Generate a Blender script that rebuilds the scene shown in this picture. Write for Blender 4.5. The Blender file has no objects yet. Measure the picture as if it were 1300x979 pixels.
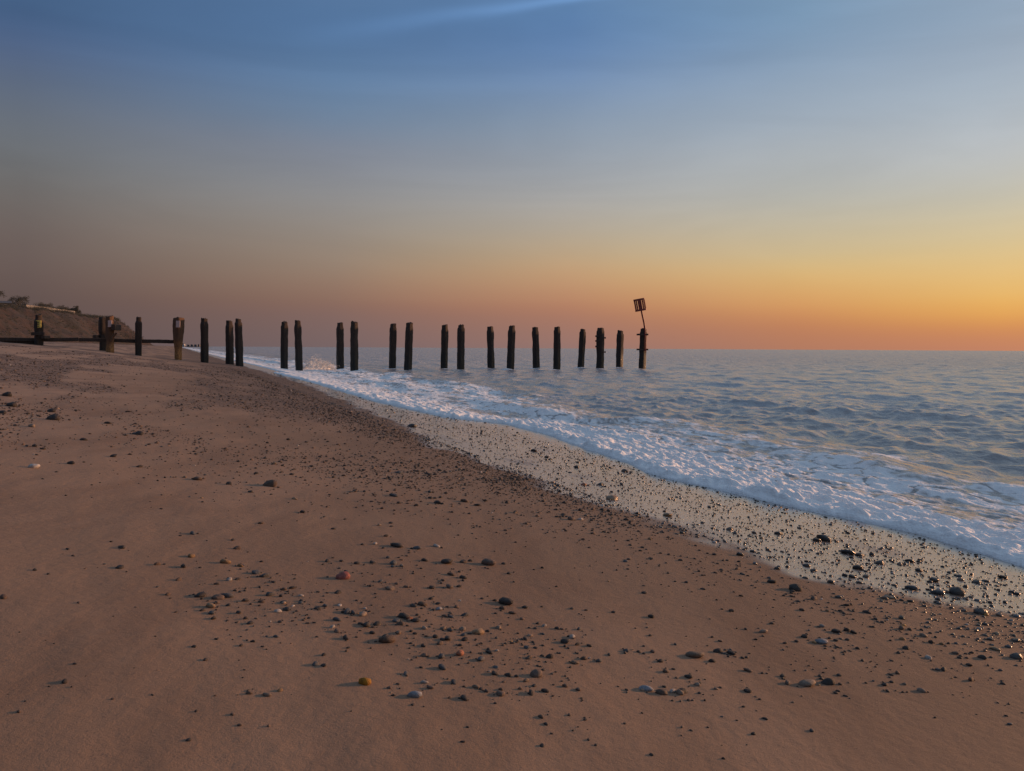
import bpy, bmesh, math, random
import numpy as np
from mathutils import Matrix, Vector

R = math.radians
scene = bpy.context.scene
col = scene.collection
rng = np.random.default_rng(11)
random.seed(5)

# ------------------------------------------------------------------ camera
EYE = 1.2                       # metres above the still sea level
FPX = 1011.0                    # focal length in pixels of a 1300 px wide picture
PITCH, ROLL = -0.17, 0.31       # degrees
cam_data = bpy.data.cameras.new('camera')
cam_data.sensor_width = 36.0
cam_data.lens = FPX / 1300 * 36.0
cam_data.shift_y = -44.5 / 1300
cam_data.clip_start = 0.05
cam_data.clip_end = 40000
cam = bpy.data.objects.new('camera', cam_data)
col.objects.link(cam)
CAM = (Matrix.Translation((0, 0, EYE)) @ Matrix.Rotation(R(90 + PITCH), 4, 'X')
       @ Matrix.Rotation(R(ROLL), 4, 'Z'))
cam.matrix_world = CAM
scene.camera = cam

# ------------------------------------------------------------------ sky
SUN_AZ, SUN_EL = 66.0, 7.0      # degrees right of the view, degrees up


def lin(c):
    out = []
    for v in c:
        v = v / 255.0
        out.append(v / 12.92 if v <= 0.04045 else ((v + 0.055) / 1.055) ** 2.4)
    return (out[0], out[1], out[2], 1.0)


world = bpy.data.worlds.new('World')
scene.world = world
world.use_nodes = True
wn, wl = world.node_tree.nodes, world.node_tree.links
wn.clear()


def wmath(op, a=None, b=None, c=None, clamp=False):
    n = wn.new('ShaderNodeMath')
    n.operation = op
    n.use_clamp = clamp
    for i, v in enumerate((a, b, c)):
        if v is None:
            continue
        if isinstance(v, (int, float)):
            n.inputs[i].default_value = v
        else:
            wl.new(v, n.inputs[i])
    return n.outputs[0]


wtc = wn.new('ShaderNodeTexCoord')
wsep = wn.new('ShaderNodeSeparateXYZ')
wl.new(wtc.outputs['Generated'], wsep.inputs[0])
wx, wy, wz = wsep.outputs
el = wmath('MULTIPLY', wmath('ARCSINE', wz), 180 / math.pi)
az = wmath('MULTIPLY', wmath('ARCTAN2', wx, wy), 180 / math.pi)
# angle away from the sun's azimuth, 0 .. 180
rel = wmath('ABSOLUTE', wmath('WRAP', wmath('SUBTRACT', az, SUN_AZ), 180.0, -180.0))
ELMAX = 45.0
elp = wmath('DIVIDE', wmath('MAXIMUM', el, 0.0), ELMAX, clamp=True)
# colours by height (degrees) for several angles away from the sun
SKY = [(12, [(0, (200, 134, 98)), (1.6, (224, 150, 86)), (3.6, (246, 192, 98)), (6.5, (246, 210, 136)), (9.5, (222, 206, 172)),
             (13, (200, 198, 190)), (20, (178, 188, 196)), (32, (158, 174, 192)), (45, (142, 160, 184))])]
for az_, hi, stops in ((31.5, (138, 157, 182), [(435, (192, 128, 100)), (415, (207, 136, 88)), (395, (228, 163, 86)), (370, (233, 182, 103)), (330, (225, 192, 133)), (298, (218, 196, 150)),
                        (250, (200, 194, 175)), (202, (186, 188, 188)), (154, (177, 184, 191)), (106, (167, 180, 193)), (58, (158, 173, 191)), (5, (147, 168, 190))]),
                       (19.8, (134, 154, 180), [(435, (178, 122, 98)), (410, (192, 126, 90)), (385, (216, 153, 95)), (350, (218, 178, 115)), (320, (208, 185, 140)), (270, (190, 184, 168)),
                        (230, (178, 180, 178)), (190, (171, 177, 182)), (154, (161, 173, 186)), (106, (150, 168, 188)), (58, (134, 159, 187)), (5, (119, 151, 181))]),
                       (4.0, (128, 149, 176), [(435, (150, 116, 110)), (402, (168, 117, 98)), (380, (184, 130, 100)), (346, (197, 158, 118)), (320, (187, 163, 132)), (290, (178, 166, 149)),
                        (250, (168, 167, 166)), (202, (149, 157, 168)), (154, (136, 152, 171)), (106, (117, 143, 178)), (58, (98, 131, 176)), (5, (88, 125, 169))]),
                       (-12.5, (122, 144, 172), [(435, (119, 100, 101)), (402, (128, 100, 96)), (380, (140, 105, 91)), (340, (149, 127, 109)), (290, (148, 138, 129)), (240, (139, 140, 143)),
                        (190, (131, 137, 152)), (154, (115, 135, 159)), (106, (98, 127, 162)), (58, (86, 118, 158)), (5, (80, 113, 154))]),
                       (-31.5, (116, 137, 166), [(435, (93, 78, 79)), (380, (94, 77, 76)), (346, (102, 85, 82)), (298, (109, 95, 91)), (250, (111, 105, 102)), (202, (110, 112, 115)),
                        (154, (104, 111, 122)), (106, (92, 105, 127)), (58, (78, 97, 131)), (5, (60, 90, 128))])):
    # heights above the horizon, from rows of a level picture with this lens
    lst = [(math.degrees(math.atan((442 - y_) / FPX * math.cos(R(az_)))), c_) for y_, c_ in stops]
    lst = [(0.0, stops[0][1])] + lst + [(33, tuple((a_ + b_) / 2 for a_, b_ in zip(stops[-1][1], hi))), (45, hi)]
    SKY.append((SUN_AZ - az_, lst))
ramps = []
for ang, stops in SKY:
    r = wn.new('ShaderNodeValToRGB')
    r.color_ramp.interpolation = 'B_SPLINE'
    cr = r.color_ramp
    while len(cr.elements) < len(stops):
        cr.elements.new(0.5)
    for e, (d_, c_) in zip(cr.elements, stops):
        e.position = d_ / ELMAX
    for e, (d_, c_) in zip(cr.elements, stops):
        e.color = lin(c_)
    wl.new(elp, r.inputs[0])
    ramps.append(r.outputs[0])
cur = ramps[0]
for i in range(1, len(SKY)):
    mr = wn.new('ShaderNodeMapRange')
    mr.inputs['From Min'].default_value = SKY[i - 1][0]
    mr.inputs['From Max'].default_value = SKY[i][0]
    wl.new(rel, mr.inputs['Value'])
    mx = wn.new('ShaderNodeMix')
    mx.data_type = 'RGBA'
    wl.new(mr.outputs[0], mx.inputs['Factor'])
    wl.new(cur, mx.inputs['A'])
    wl.new(ramps[i], mx.inputs['B'])
    cur = mx.outputs['Result']
# thin high cloud: noise on a flat layer far overhead, stretched along the wind
zc = wmath('MAXIMUM', wz, 0.03)
pu, pv = wmath('DIVIDE', wx, zc), wmath('DIVIDE', wy, zc)
wmp = wn.new('ShaderNodeMapping')
wmp.inputs['Rotation'].default_value = (0, R(13), 0)
wmp.inputs['Scale'].default_value = (1.5, 1.5, 7.5)
wl.new(wtc.outputs['Generated'], wmp.inputs['Vector'])
cn = wn.new('ShaderNodeTexNoise')
cn.inputs['Scale'].default_value = 1.25
cn.inputs['Detail'].default_value = 6
cn.inputs['Roughness'].default_value = 0.52
cn.inputs['Distortion'].default_value = 0.9
wl.new(wmp.outputs[0], cn.inputs['Vector'])
cloud = wmath('SUBTRACT', cn.outputs[0], 0.5)
cfade = wmath('MULTIPLY', wmath('DIVIDE', el, 12.0, clamp=True), 0.42)
gain = wmath('ADD', 1.0, wmath('MULTIPLY', cloud, cfade))
# one old contrail, a straight line on that same layer
ax, ay, bx_, by_ = 0.113, 2.29, -0.579, 2.545
L = math.hypot(bx_ - ax, by_ - ay)
tx, ty = (bx_ - ax) / L, (by_ - ay) / L
al = wmath('ADD', wmath('MULTIPLY', wmath('SUBTRACT', pu, ax), tx), wmath('MULTIPLY', wmath('SUBTRACT', pv, ay), ty))
ac = wmath('ADD', wmath('MULTIPLY', wmath('SUBTRACT', pu, ax), -ty), wmath('MULTIPLY', wmath('SUBTRACT', pv, ay), tx))
ac = wmath('ADD', ac, wmath('MULTIPLY', cloud, 0.12))
wid = wmath('MULTIPLY_ADD', wmath('MAXIMUM', al, 0.0), 0.07, 0.030)
gl = wmath('POWER', 2.718, wmath('MULTIPLY', wmath('POWER', wmath('ABSOLUTE', wmath('DIVIDE', ac, wid)), 2.0), -1.0))
ends = wmath('MULTIPLY', wmath('SUBTRACT', 1.0, wmath('DIVIDE', wmath('ABSOLUTE', al), 0.95), clamp=True), 1.0)
trail = wmath('MULTIPLY', wmath('MULTIPLY', gl, ends), 0.38)
gain = wmath('ADD', gain, trail)
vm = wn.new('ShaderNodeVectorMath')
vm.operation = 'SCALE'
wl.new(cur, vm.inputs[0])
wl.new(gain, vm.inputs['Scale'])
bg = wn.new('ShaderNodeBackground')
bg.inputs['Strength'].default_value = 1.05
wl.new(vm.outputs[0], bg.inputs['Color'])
# a little of the physical sky for the same low sun on top
sky = wn.new('ShaderNodeTexSky')
sky.sky_type = 'NISHITA'
sky.sun_disc = False
sky.sun_elevation = R(SUN_EL)
sky.sun_rotation = R(SUN_AZ)
bg2 = wn.new('ShaderNodeBackground')
bg2.inputs['Strength'].default_value = 0.05
wl.new(sky.outputs[0], bg2.inputs['Color'])
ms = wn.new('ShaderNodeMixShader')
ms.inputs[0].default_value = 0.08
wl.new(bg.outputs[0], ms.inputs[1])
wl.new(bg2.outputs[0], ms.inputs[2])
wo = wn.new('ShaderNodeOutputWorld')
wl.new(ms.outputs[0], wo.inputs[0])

sd = bpy.data.lights.new('sun', 'SUN')
sd.energy = 4.0
sd.angle = R(2.5)
sd.color = (1.0, 0.52, 0.27)
sun = bpy.data.objects.new('sun', sd)
col.objects.link(sun)
sun_dir = Vector((math.sin(R(SUN_AZ)) * math.cos(R(SUN_EL)), math.cos(R(SUN_AZ)) * math.cos(R(SUN_EL)), math.sin(R(SUN_EL))))
sun.rotation_euler = sun_dir.to_track_quat('Z', 'Y').to_euler()
sun.location = (60, 40, 30)

vs = scene.view_settings
vs.view_transform = 'Standard'
vs.look = 'None'
vs.exposure = 0.0
vs.gamma = 1.0
vs.use_curve_mapping = False


# ------------------------------------------------------------------ helpers
def tag(o, label=None, cat=None, group=None, kind=None):
    if label:
        o['label'] = label
    if cat:
        o['category'] = cat
    if group:
        o['group'] = group
    if kind:
        o['kind'] = kind
    return o


def empty(name, loc):
    o = bpy.data.objects.new(name, None)
    o.location = loc
    o.empty_display_size = 0.1
    col.objects.link(o)
    return o


def link(name, me, parent=None, mat=None):
    if mat is not None and len(me.materials) == 0:
        me.materials.append(mat)
    o = bpy.data.objects.new(name, me)
    col.objects.link(o)
    if parent is not None:
        o.parent = parent
    return o


def mesh_np(name, verts, faces, smooth=True):
    """faces: (n,k) int array, all the same size"""
    me = bpy.data.meshes.new(name)
    verts = np.asarray(verts, dtype=np.float32)
    faces = np.asarray(faces, dtype=np.int32)
    n, k = faces.shape
    me.vertices.add(len(verts))
    me.vertices.foreach_set('co', verts.ravel())
    me.loops.add(n * k)
    me.loops.foreach_set('vertex_index', faces.ravel())
    me.polygons.add(n)
    me.polygons.foreach_set('loop_start', np.arange(0, n * k, k, dtype=np.int32))
    me.polygons.foreach_set('loop_total', np.full(n, k, dtype=np.int32))
    me.polygons.foreach_set('use_smooth', np.full(n, smooth, dtype=bool))
    me.update(calc_edges=True)
    me.validate()
    return me


def attr(me, name, vals):
    a = me.attributes.new(name, 'FLOAT', 'POINT')
    a.data.foreach_set('value', np.asarray(vals, dtype=np.float32).ravel())


def attr_col(me, name, vals):
    a = me.attributes.new(name, 'FLOAT_COLOR', 'POINT')
    v = np.ones((len(vals), 4), dtype=np.float32)
    v[:, :3] = vals
    a.data.foreach_set('color', v.ravel())


def grid_faces(nr, nc):
    i = np.arange(nr - 1)[:, None] * nc + np.arange(nc - 1)[None, :]
    i = i.ravel()
    return np.stack([i, i + 1, i + nc + 1, i + nc], 1)


_perm = np.random.default_rng(3).permutation(512)
_perm = np.concatenate([_perm, _perm, _perm])
_ang = np.random.default_rng(4).uniform(0, 2 * math.pi, 512)
_gx, _gy = np.cos(_ang), np.sin(_ang)


def perlin(x, y, seed=0):
    x = np.asarray(x, float) + seed * 17.31
    y = np.asarray(y, float) + seed * 9.73
    xi, yi = np.floor(x).astype(int), np.floor(y).astype(int)
    xf, yf = x - xi, y - yi
    u = xf * xf * xf * (xf * (xf * 6 - 15) + 10)
    v = yf * yf * yf * (yf * (yf * 6 - 15) + 10)

    def g(ix, iy, fx, fy):
        h = _perm[(_perm[ix & 511] + (iy & 511))] & 511
        return _gx[h] * fx + _gy[h] * fy
    a = g(xi, yi, xf, yf)
    b = g(xi + 1, yi, xf - 1, yf)
    c = g(xi, yi + 1, xf, yf - 1)
    d = g(xi + 1, yi + 1, xf - 1, yf - 1)
    return ((a + u * (b - a)) + v * ((c + u * (d - c)) - (a + u * (b - a)))) * 1.45


def fbm(x, y, oct=4, seed=0, gain_=0.5):
    t, a, s = 0.0, 1.0, 0.0
    for o in range(oct):
        t = t + a * perlin(x * 2 ** o, y * 2 ** o, seed + o)
        s += a
        a *= gain_
    return t / s * 1.3


def sstep(a, b, x):
    t = np.clip((x - a) / (b - a), 0, 1)
    return t * t * (3 - 2 * t)


# ---- the shore: straight line running away to the left; d = metres inland
SLOPE, X0 = 0.42, 4.6
NRM = math.sqrt(1 + SLOPE ** 2)


def shore(x, y):
    d = (X0 - x - SLOPE * y) / NRM
    s = (y - SLOPE * (x - X0)) / NRM
    return s, d


_dg = np.arange(-90, 260, 0.1)
_hg = np.interp(_dg, [-90, -30, -8, -2.5, 0, 1.5, 4.24, 7, 10, 14, 20, 40, 260],
                [-5, -3, -0.75, -0.2, 0.08, 0.25, 0.55, 0.88, 1.24, 1.5, 1.62, 1.75, 2.2])
_k = np.exp(-0.5 * (np.arange(-25, 26) * 0.1 / 0.7) ** 2)
_hg = np.convolve(np.pad(_hg, 25, mode='edge'), _k / _k.sum(), mode='valid')


def sand_h(x, y):
    s, d = shore(x, y)
    h = np.interp(d, _dg, _hg)
    dry = sstep(1.5, 4.0, d)
    h = h + 0.012 * fbm(x * 0.45, y * 0.45, 3, 1) * (0.35 + dry)
    h = h + 0.0035 * fbm(s * 1.6, d * 4.5, 3, 5) * dry
    h = h + 0.05 * sstep(5, 10, d) * fbm(s * 0.12, d * 0.5, 4, 9)
    return h



# ---- pixel of the 1300 x 979 photograph -> ray / point on the sand
CM = np.array(CAM.to_3x3())


def ray(px, py):
    px, py = np.asarray(px, float), np.asarray(py, float)
    v = np.stack([(px - 650) / FPX, (445 - py) / FPX, -np.ones_like(px)], -1)
    return v @ CM.T


def on_sand(px, py):
    v = ray(px, py)
    lo, hi = np.full(v.shape[:-1], 0.3), np.full(v.shape[:-1], 400.0)
    # first crossing by marching outwards, then bisection
    ts = np.geomspace(0.4, 300, 400)
    hit = np.full(v.shape[:-1], False)
    for a, b in zip(ts[:-1], ts[1:]):
        z = EYE + v[..., 2] * b - sand_h(v[..., 0] * b, v[..., 1] * b)
        new = (~hit) & (z < 0)
        lo, hi = np.where(new, a, lo), np.where(new, b, hi)
        hit |= new
    for _ in range(24):
        m = 0.5 * (lo + hi)
        z = EYE + v[..., 2] * m - sand_h(v[..., 0] * m, v[..., 1] * m)
        lo, hi = np.where(z > 0, m, lo), np.where(z > 0, hi, m)
    return v[..., 0] * hi, v[..., 1] * hi, hi


# where the foam ends and how far up the sand is still shiny, read along the shore
_ex, _ey, _ = on_sand(np.array([1480, 1300, 1165, 1000, 900, 850, 820, 800, 700, 640, 600, 560, 480, 400, 345.]),
                      np.array([790, 722, 678, 643, 620, 609, 600, 590, 554, 538, 534, 529, 511, 487, 473.]))
_es, _ed = shore(_ex, _ey)
_wx, _wy, _ = on_sand(np.array([1300, 1150, 1000, 850, 740, 660, 560, 480, 430, 380.]),
                      np.array([792, 765, 732, 682, 642, 612, 570, 532, 507, 487.]))
_ws, _wd = shore(_wx, _wy)
print('EDGE', np.round(_es, 1), np.round(_ed, 2), 'WET', np.round(_ws, 1), np.round(_wd, 2))


def edge_off(s):
    o = np.interp(s, _es, _ed, right=0.0)
    return o + 0.05 * perlin(s * 1.1, s * 0 + 4.0, 25) + 0.03 * np.abs(perlin(s * 3.1, s * 0 + 2.0, 26)) + 0.15 * sstep(30, 50, s) * perlin(s * 0.1, s * 0, 27)


def wet_off(s):
    return np.interp(s, _ws, _wd)


def at(px, py, Y):
    v = ray(px, py)
    t = Y / v[..., 1]
    return Vector((float(v[..., 0] * t), Y, float(EYE + v[..., 2] * t)))


# ------------------------------------------------------------------ materials
def mat_new(name):
    m = bpy.data.materials.new(name)
    m.use_nodes = True
    nt = m.node_tree
    return m, nt.nodes, nt.links, nt.nodes['Principled BSDF']


class NB:
    """small node builder"""
    def __init__(self, m):
        self.n, self.l = m.node_tree.nodes, m.node_tree.links

    def _in(self, sock, v):
        if v is None:
            return
        if hasattr(v, 'is_linked'):
            self.l.new(v, sock)
        else:
            sock.default_value = v

    def math(self, op, a, b=None, c=None, clamp=False):
        x = self.n.new('ShaderNodeMath')
        x.operation = op
        x.use_clamp = clamp
        for i, v in enumerate((a, b, c)):
            self._in(x.inputs[i], v)
        return x.outputs[0]

    def mix(self, f, a, b, typ='MIX'):
        x = self.n.new('ShaderNodeMix')
        x.data_type = 'RGBA'
        x.blend_type = typ
        self._in(x.inputs['Factor'], f)
        self._in(x.inputs['A'], a)
        self._in(x.inputs['B'], b)
        return x.outputs['Result']

    def pos(self, scale=(1, 1, 1), rot=(0, 0, 0), kind='Position'):
        if kind == 'Position':
            g = self.n.new('ShaderNodeNewGeometry').outputs['Position']
        else:
            g = self.n.new('ShaderNodeTexCoord').outputs['Object']
        mp = self.n.new('ShaderNodeMapping')
        mp.vector_type = 'POINT'
        mp.inputs['Rotation'].default_value = rot
        mp.inputs['Scale'].default_value = scale
        self.l.new(g, mp.inputs['Vector'])
        return mp.outputs[0]

    def noise(self, vec, scale, detail=4, rough=0.5, dist=0.0):
        x = self.n.new('ShaderNodeTexNoise')
        x.inputs['Scale'].default_value = scale
        x.inputs['Detail'].default_value = detail
        x.inputs['Roughness'].default_value = rough
        x.inputs['Distortion'].default_value = dist
        self._in(x.inputs['Vector'], vec)
        return x.outputs[0]

    def voro(self, vec, scale, feature='F1', out='Distance'):
        x = self.n.new('ShaderNodeTexVoronoi')
        x.feature = feature
        x.inputs['Scale'].default_value = scale
        self._in(x.inputs['Vector'], vec)
        return x.outputs[out]

    def rng(self, v, a, b, c=0.0, d=1.0, smooth=False):
        x = self.n.new('ShaderNodeMapRange')
        if smooth:
            x.interpolation_type = 'SMOOTHSTEP'
        x.inputs['From Min'].default_value = a
        x.inputs['From Max'].default_value = b
        x.inputs['To Min'].default_value = c
        x.inputs['To Max'].default_value = d
        self._in(x.inputs['Value'], v)
        return x.outputs[0]

    def attr(self, name, out='Fac'):
        x = self.n.new('ShaderNodeAttribute')
        x.attribute_name = name
        return x.outputs[out]

    def bump(self, h, strength, dist, normal=None):
        x = self.n.new('ShaderNodeBump')
        self._in(x.inputs['Strength'], strength)
        x.inputs['Distance'].default_value = dist
        self._in(x.inputs['Height'], h)
        if normal is not None:
            self.l.new(normal, x.inputs['Normal'])
        return x.outputs[0]


SHROT = (0, 0, -math.atan(SLOPE))   # turns world XY so that Y runs along the shore

# sand
MSAND, n, l, p = mat_new('sand')
b = NB(MSAND)
P = b.pos()
PS = b.pos(scale=(1.0, 0.22, 1.0), rot=SHROT)
wet = b.attr('wet')
shing = b.attr('shingle')
big = b.noise(P, 0.7, 3)
mid = b.noise(PS, 2.6, 4, 0.6)
fine = b.noise(P, 900.0, 2, 0.6)
grain = b.noise(P, 210.0, 3, 0.7)
c = b.mix(b.rng(big, 0.3, 0.7), (0.203, 0.120, 0.069, 1), (0.268, 0.160, 0.096, 1))
mot = b.noise(b.pos(scale=(1.0, 0.35, 1.0), rot=SHROT), 1.7, 6, 0.68, 0.8)
c = b.mix(b.math('MULTIPLY', b.rng(mot, 0.46, 0.62, smooth=True), 0.55), c, (0.17, 0.095, 0.054, 1))
c = b.mix(b.math('MULTIPLY', b.attr('dry'), 0.75), c, (0.33, 0.215, 0.145, 1))
c = b.mix(b.math('MULTIPLY', b.rng(mid, 0.45, 0.68, smooth=True), 0.6), c, (0.150, 0.080, 0.044, 1))
c = b.mix(b.math('MULTIPLY', b.rng(fine, 0.35, 0.7), 0.35), c, (0.32, 0.21, 0.14, 1))
spk = b.voro(P, 95.0)
spk_on = b.math('MULTIPLY', b.rng(spk, 0.16, 0.28, 1.0, 0.0), b.rng(b.noise(P, 14.0, 2), 0.5, 0.66))
c = b.mix(b.math('MULTIPLY', spk_on, 0.6), c, (0.10, 0.07, 0.055, 1))
# shingle lying in the sand: dark stones too small to build singly
sv = b.voro(P, 34.0, out='Color')
sd_ = b.voro(P, 34.0)
shc = b.mix(b.rng(b.noise(P, 60, 1), 0.35, 0.65), (0.050, 0.034, 0.027, 1), (0.15, 0.095, 0.068, 1))
shf = b.math('MULTIPLY', b.rng(sd_, 0.30, 0.45, 1.0, 0.0), b.math('GREATER_THAN', shing, b.math('MULTIPLY', sv, 1.0)))
far = b.math('MULTIPLY', shing, b.rng(b.noise(b.pos(scale=(1.0, 0.5, 1.0), rot=SHROT), 7.0, 4, 0.7), 0.36, 0.58, 0.15, 1.0))
c = b.mix(b.math('MAXIMUM', b.math('MULTIPLY', shf, 0.85), far), c, shc)
cw = b.mix(1.0, c, (0.60, 0.61, 0.64, 1), 'MULTIPLY')
c = b.mix(wet, c, cw)
b._in(p.inputs['Base Color'], c)
wetfilm = b.rng(wet, 0.45, 0.85, smooth=True)
film_r = b.rng(b.noise(PS, 5.0, 4, 0.6), 0.35, 0.7, 0.12, 0.32)
rough = b.n.new('ShaderNodeMix')
b._in(rough.inputs[0], wetfilm)
rough.inputs[2].default_value = 0.88
b._in(rough.inputs[3], film_r)
b._in(p.inputs['Roughness'], rough.outputs[0])
p.inputs['IOR'].default_value = 1.45
b._in(p.inputs['Coat Weight'], b.math('MULTIPLY', wetfilm, 1.0))
p.inputs['Coat Roughness'].default_value = 0.22
p.inputs['Coat IOR'].default_value = 1.75
hgt = b.math('ADD', b.math('MULTIPLY', grain, 0.7), b.math('MULTIPLY', fine, 0.4))
hgt = b.math('MULTIPLY_ADD', b.noise(P, 38.0, 3), 1.4, hgt)
dryb = b.rng(wetfilm, 0.0, 1.0, 0.65, 0.24)
nb_ = b.bump(hgt, dryb, 0.004)
rip = b.noise(b.pos(scale=(1.0, 0.30, 1.0), rot=SHROT), 9.0, 3, 0.6)
nb_ = b.bump(rip, b.rng(wetfilm, 0, 1, 0.38, 0.32), 0.010, nb_)
l.new(nb_, p.inputs['Coat Normal'])
nb_ = b.bump(b.rng(sd_, 0.0, 0.45, 1.0, 0.0), b.math('MULTIPLY', shf, 0.5), 0.008, nb_)
l.new(nb_, p.inputs['Normal'])

# sea water with foam
MSEA, n, l, p = mat_new('sea_water')
b = NB(MSEA)
P = b.pos()
foam = b.attr('foam')
turb = b.attr('turbid')
PF = b.pos(scale=(1.0, 0.55, 1.0), rot=SHROT)
lace = b.noise(PF, 6.0, 7, 0.66, 0.9)
cell = b.voro(PF, 16.0)
fz = b.math('ADD', foam, b.math('MULTIPLY', b.math('SUBTRACT', lace, 0.5), 1.5))
fz = b.math('ADD', fz, b.math('MULTIPLY', b.math('SUBTRACT', cell, 0.35), 0.28))
ff = b.rng(fz, 0.20, 0.64, smooth=True)
fcol = b.mix(b.rng(b.noise(P, 16, 4), 0.3, 0.75), (0.86, 0.83, 0.80, 1), (0.97, 0.94, 0.90, 1))
wcol = b.mix(turb, (0.345, 0.325, 0.325, 1), (0.33, 0.29, 0.265, 1))
b._in(p.inputs['Base Color'], b.mix(ff, wcol, fcol))
wr_ = b.math('MULTIPLY_ADD', b.attr('calm'), 0.06, 0.20)
rm = b.n.new('ShaderNodeMix')
b._in(rm.inputs[0], ff)
b._in(rm.inputs[2], wr_)
rm.inputs[3].default_value = 0.75
b._in(p.inputs['Roughness'], rm.outputs[0])
p.inputs['IOR'].default_value = 1.33
w1 = b.noise(b.pos(scale=(1.0, 0.45, 1.0), rot=SHROT), 5.5, 4, 0.55, 0.4)
w2 = b.noise(b.pos(scale=(1.0, 0.6, 1.0), rot=(0, 0, -0.1)), 17.0, 3, 0.55)
hw = b.math('MULTIPLY_ADD', w2, 0.28, w1)
w3 = b.noise(b.pos(scale=(1.0, 0.40, 1.0), rot=SHROT), 1.15, 5, 0.6, 0.5)
nw = b.bump(w3, b.math('MULTIPLY_ADD', b.attr('calm'), 0.75, 0.10), 0.55)
nw = b.bump(hw, b.rng(ff, 0, 1, 0.52, 0.05), 0.10, nw)
bub = b.math('ADD', b.math('MULTIPLY', b.voro(P, 55.0), 0.5), b.noise(P, 30, 4, 0.6))
nw = b.bump(bub, b.math('MULTIPLY', ff, 0.5), 0.02, nw)
l.new(nw, p.inputs['Normal'])


# weathered timber
def wood_mat(name, top, low, zlow, zhigh):
    m, n, l, p = mat_new(name)
    b = NB(m)
    P = b.pos(scale=(1, 1, 0.07))
    g = b.noise(P, 26, 5, 0.65, 0.3)
    blot = b.noise(b.pos(scale=(1, 1, 0.5)), 3.2, 4)
    c = b.mix(b.rng(g, 0.3, 0.7), top, tuple(v * 0.42 for v in top[:3]) + (1,))
    c = b.mix(b.rng(blot, 0.45, 0.7), c, tuple(v * 0.6 for v in top[:3]) + (1,))
    sep = b.n.new('ShaderNodeSeparateXYZ')
    b.l.new(b.n.new('ShaderNodeNewGeometry').outputs['Position'], sep.inputs[0])
    zz = b.math('ADD', sep.outputs[2], b.math('MULTIPLY', b.math('SUBTRACT', blot, 0.5), 0.7))
    weed_glow_mask = b.rng(zz, zlow, zhigh, 1.0, 0.0, smooth=True)  # weed on the dark posts, painted sun glow on the brown ones
    lowc = b.mix(b.rng(b.noise(b.pos(), 14, 3), 0.4, 0.6), low, tuple(v * 0.5 for v in low[:3]) + (1,))
    b._in(p.inputs['Base Color'], b.mix(weed_glow_mask, c, lowc))
    b._in(p.inputs['Roughness'], b.rng(weed_glow_mask, 0, 1, 0.88, 0.6))
    l.new(b.bump(g, 0.8, 0.02), p.inputs['Normal'])
    return m


MWOOD = wood_mat('weathered_timber', (0.060, 0.037, 0.026, 1), (0.016, 0.014, 0.010, 1), 0.5, 1.5)
MWOOD_GLOW = wood_mat('brown_timber_sun_glow', (0.17, 0.085, 0.045, 1), (0.44, 0.20, 0.062, 1), 0.9, 1.7)  # orange low colour: brown wood with low-sun glow painted in
MRAIL = wood_mat('rail_timber', (0.085, 0.055, 0.040, 1), (0.05, 0.035, 0.025, 1), -3, -2)


def plain(name, c, rough=0.7, metal=0.0, var=0.25, scale=8.0, bump=0.15):
    m, n, l, p = mat_new(name)
    b = NB(m)
    P = b.pos(kind='Object')
    nz = b.noise(P, scale, 4, 0.6)
    dk = tuple(v * (1 - var) for v in c[:3]) + (1,)
    lt = tuple(min(1, v * (1 + var)) for v in c[:3]) + (1,)
    b._in(p.inputs['Base Color'], b.mix(b.rng(nz, 0.3, 0.7), dk, lt))
    p.inputs['Roughness'].default_value = rough
    p.inputs['Metallic'].default_value = metal
    l.new(b.bump(nz, bump, 0.01), p.inputs['Normal'])
    return m


MRED = plain('red_painted_steel', (0.22, 0.035, 0.025), 0.55)
MIRON = plain('rusty_iron', (0.055, 0.035, 0.028), 0.8)
MYEL = plain('yellow_sign_face', (0.85, 0.62, 0.12), 0.5, var=0.08)
MPINK = plain('pale_sign_and_glint', (0.58, 0.42, 0.38), 0.5, var=0.1)
MBLACK = plain('black_print', (0.04, 0.035, 0.03), 0.6)
MWHITE = plain('pale_render', (0.55, 0.52, 0.50), 0.8, var=0.12)
MWALL = plain('pale_concrete', (0.22, 0.20, 0.19), 0.85, var=0.25)
MSLATE = plain('slate_roof', (0.10, 0.10, 0.11), 0.8)
MGLASS = plain('window_glass', (0.06, 0.06, 0.07), 0.1)
MTRUNK = plain('bark', (0.07, 0.055, 0.045), 0.9)
MLEAF = plain('foliage', (0.050, 0.048, 0.036), 0.8, var=0.45, scale=1.2)

MCLIFF, n, l, p = mat_new('cliff_earth')
b = NB(MCLIFF)
P = b.pos()
a1 = b.noise(b.pos(scale=(1, 1, 1.6)), 0.16, 5, 0.6, 0.5)
a2 = b.noise(P, 0.8, 5, 0.65)
c = b.mix(b.rng(a1, 0.42, 0.58), (0.046, 0.026, 0.019, 1), (0.027, 0.021, 0.016, 1))
c = b.mix(b.math('MULTIPLY', b.rng(a2, 0.5, 0.7), 0.6), c, (0.058, 0.033, 0.023, 1))
b._in(p.inputs['Base Color'], c)
p.inputs['Roughness'].default_value = 0.95
l.new(b.bump(a2, 0.8, 0.6), p.inputs['Normal'])

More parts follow.
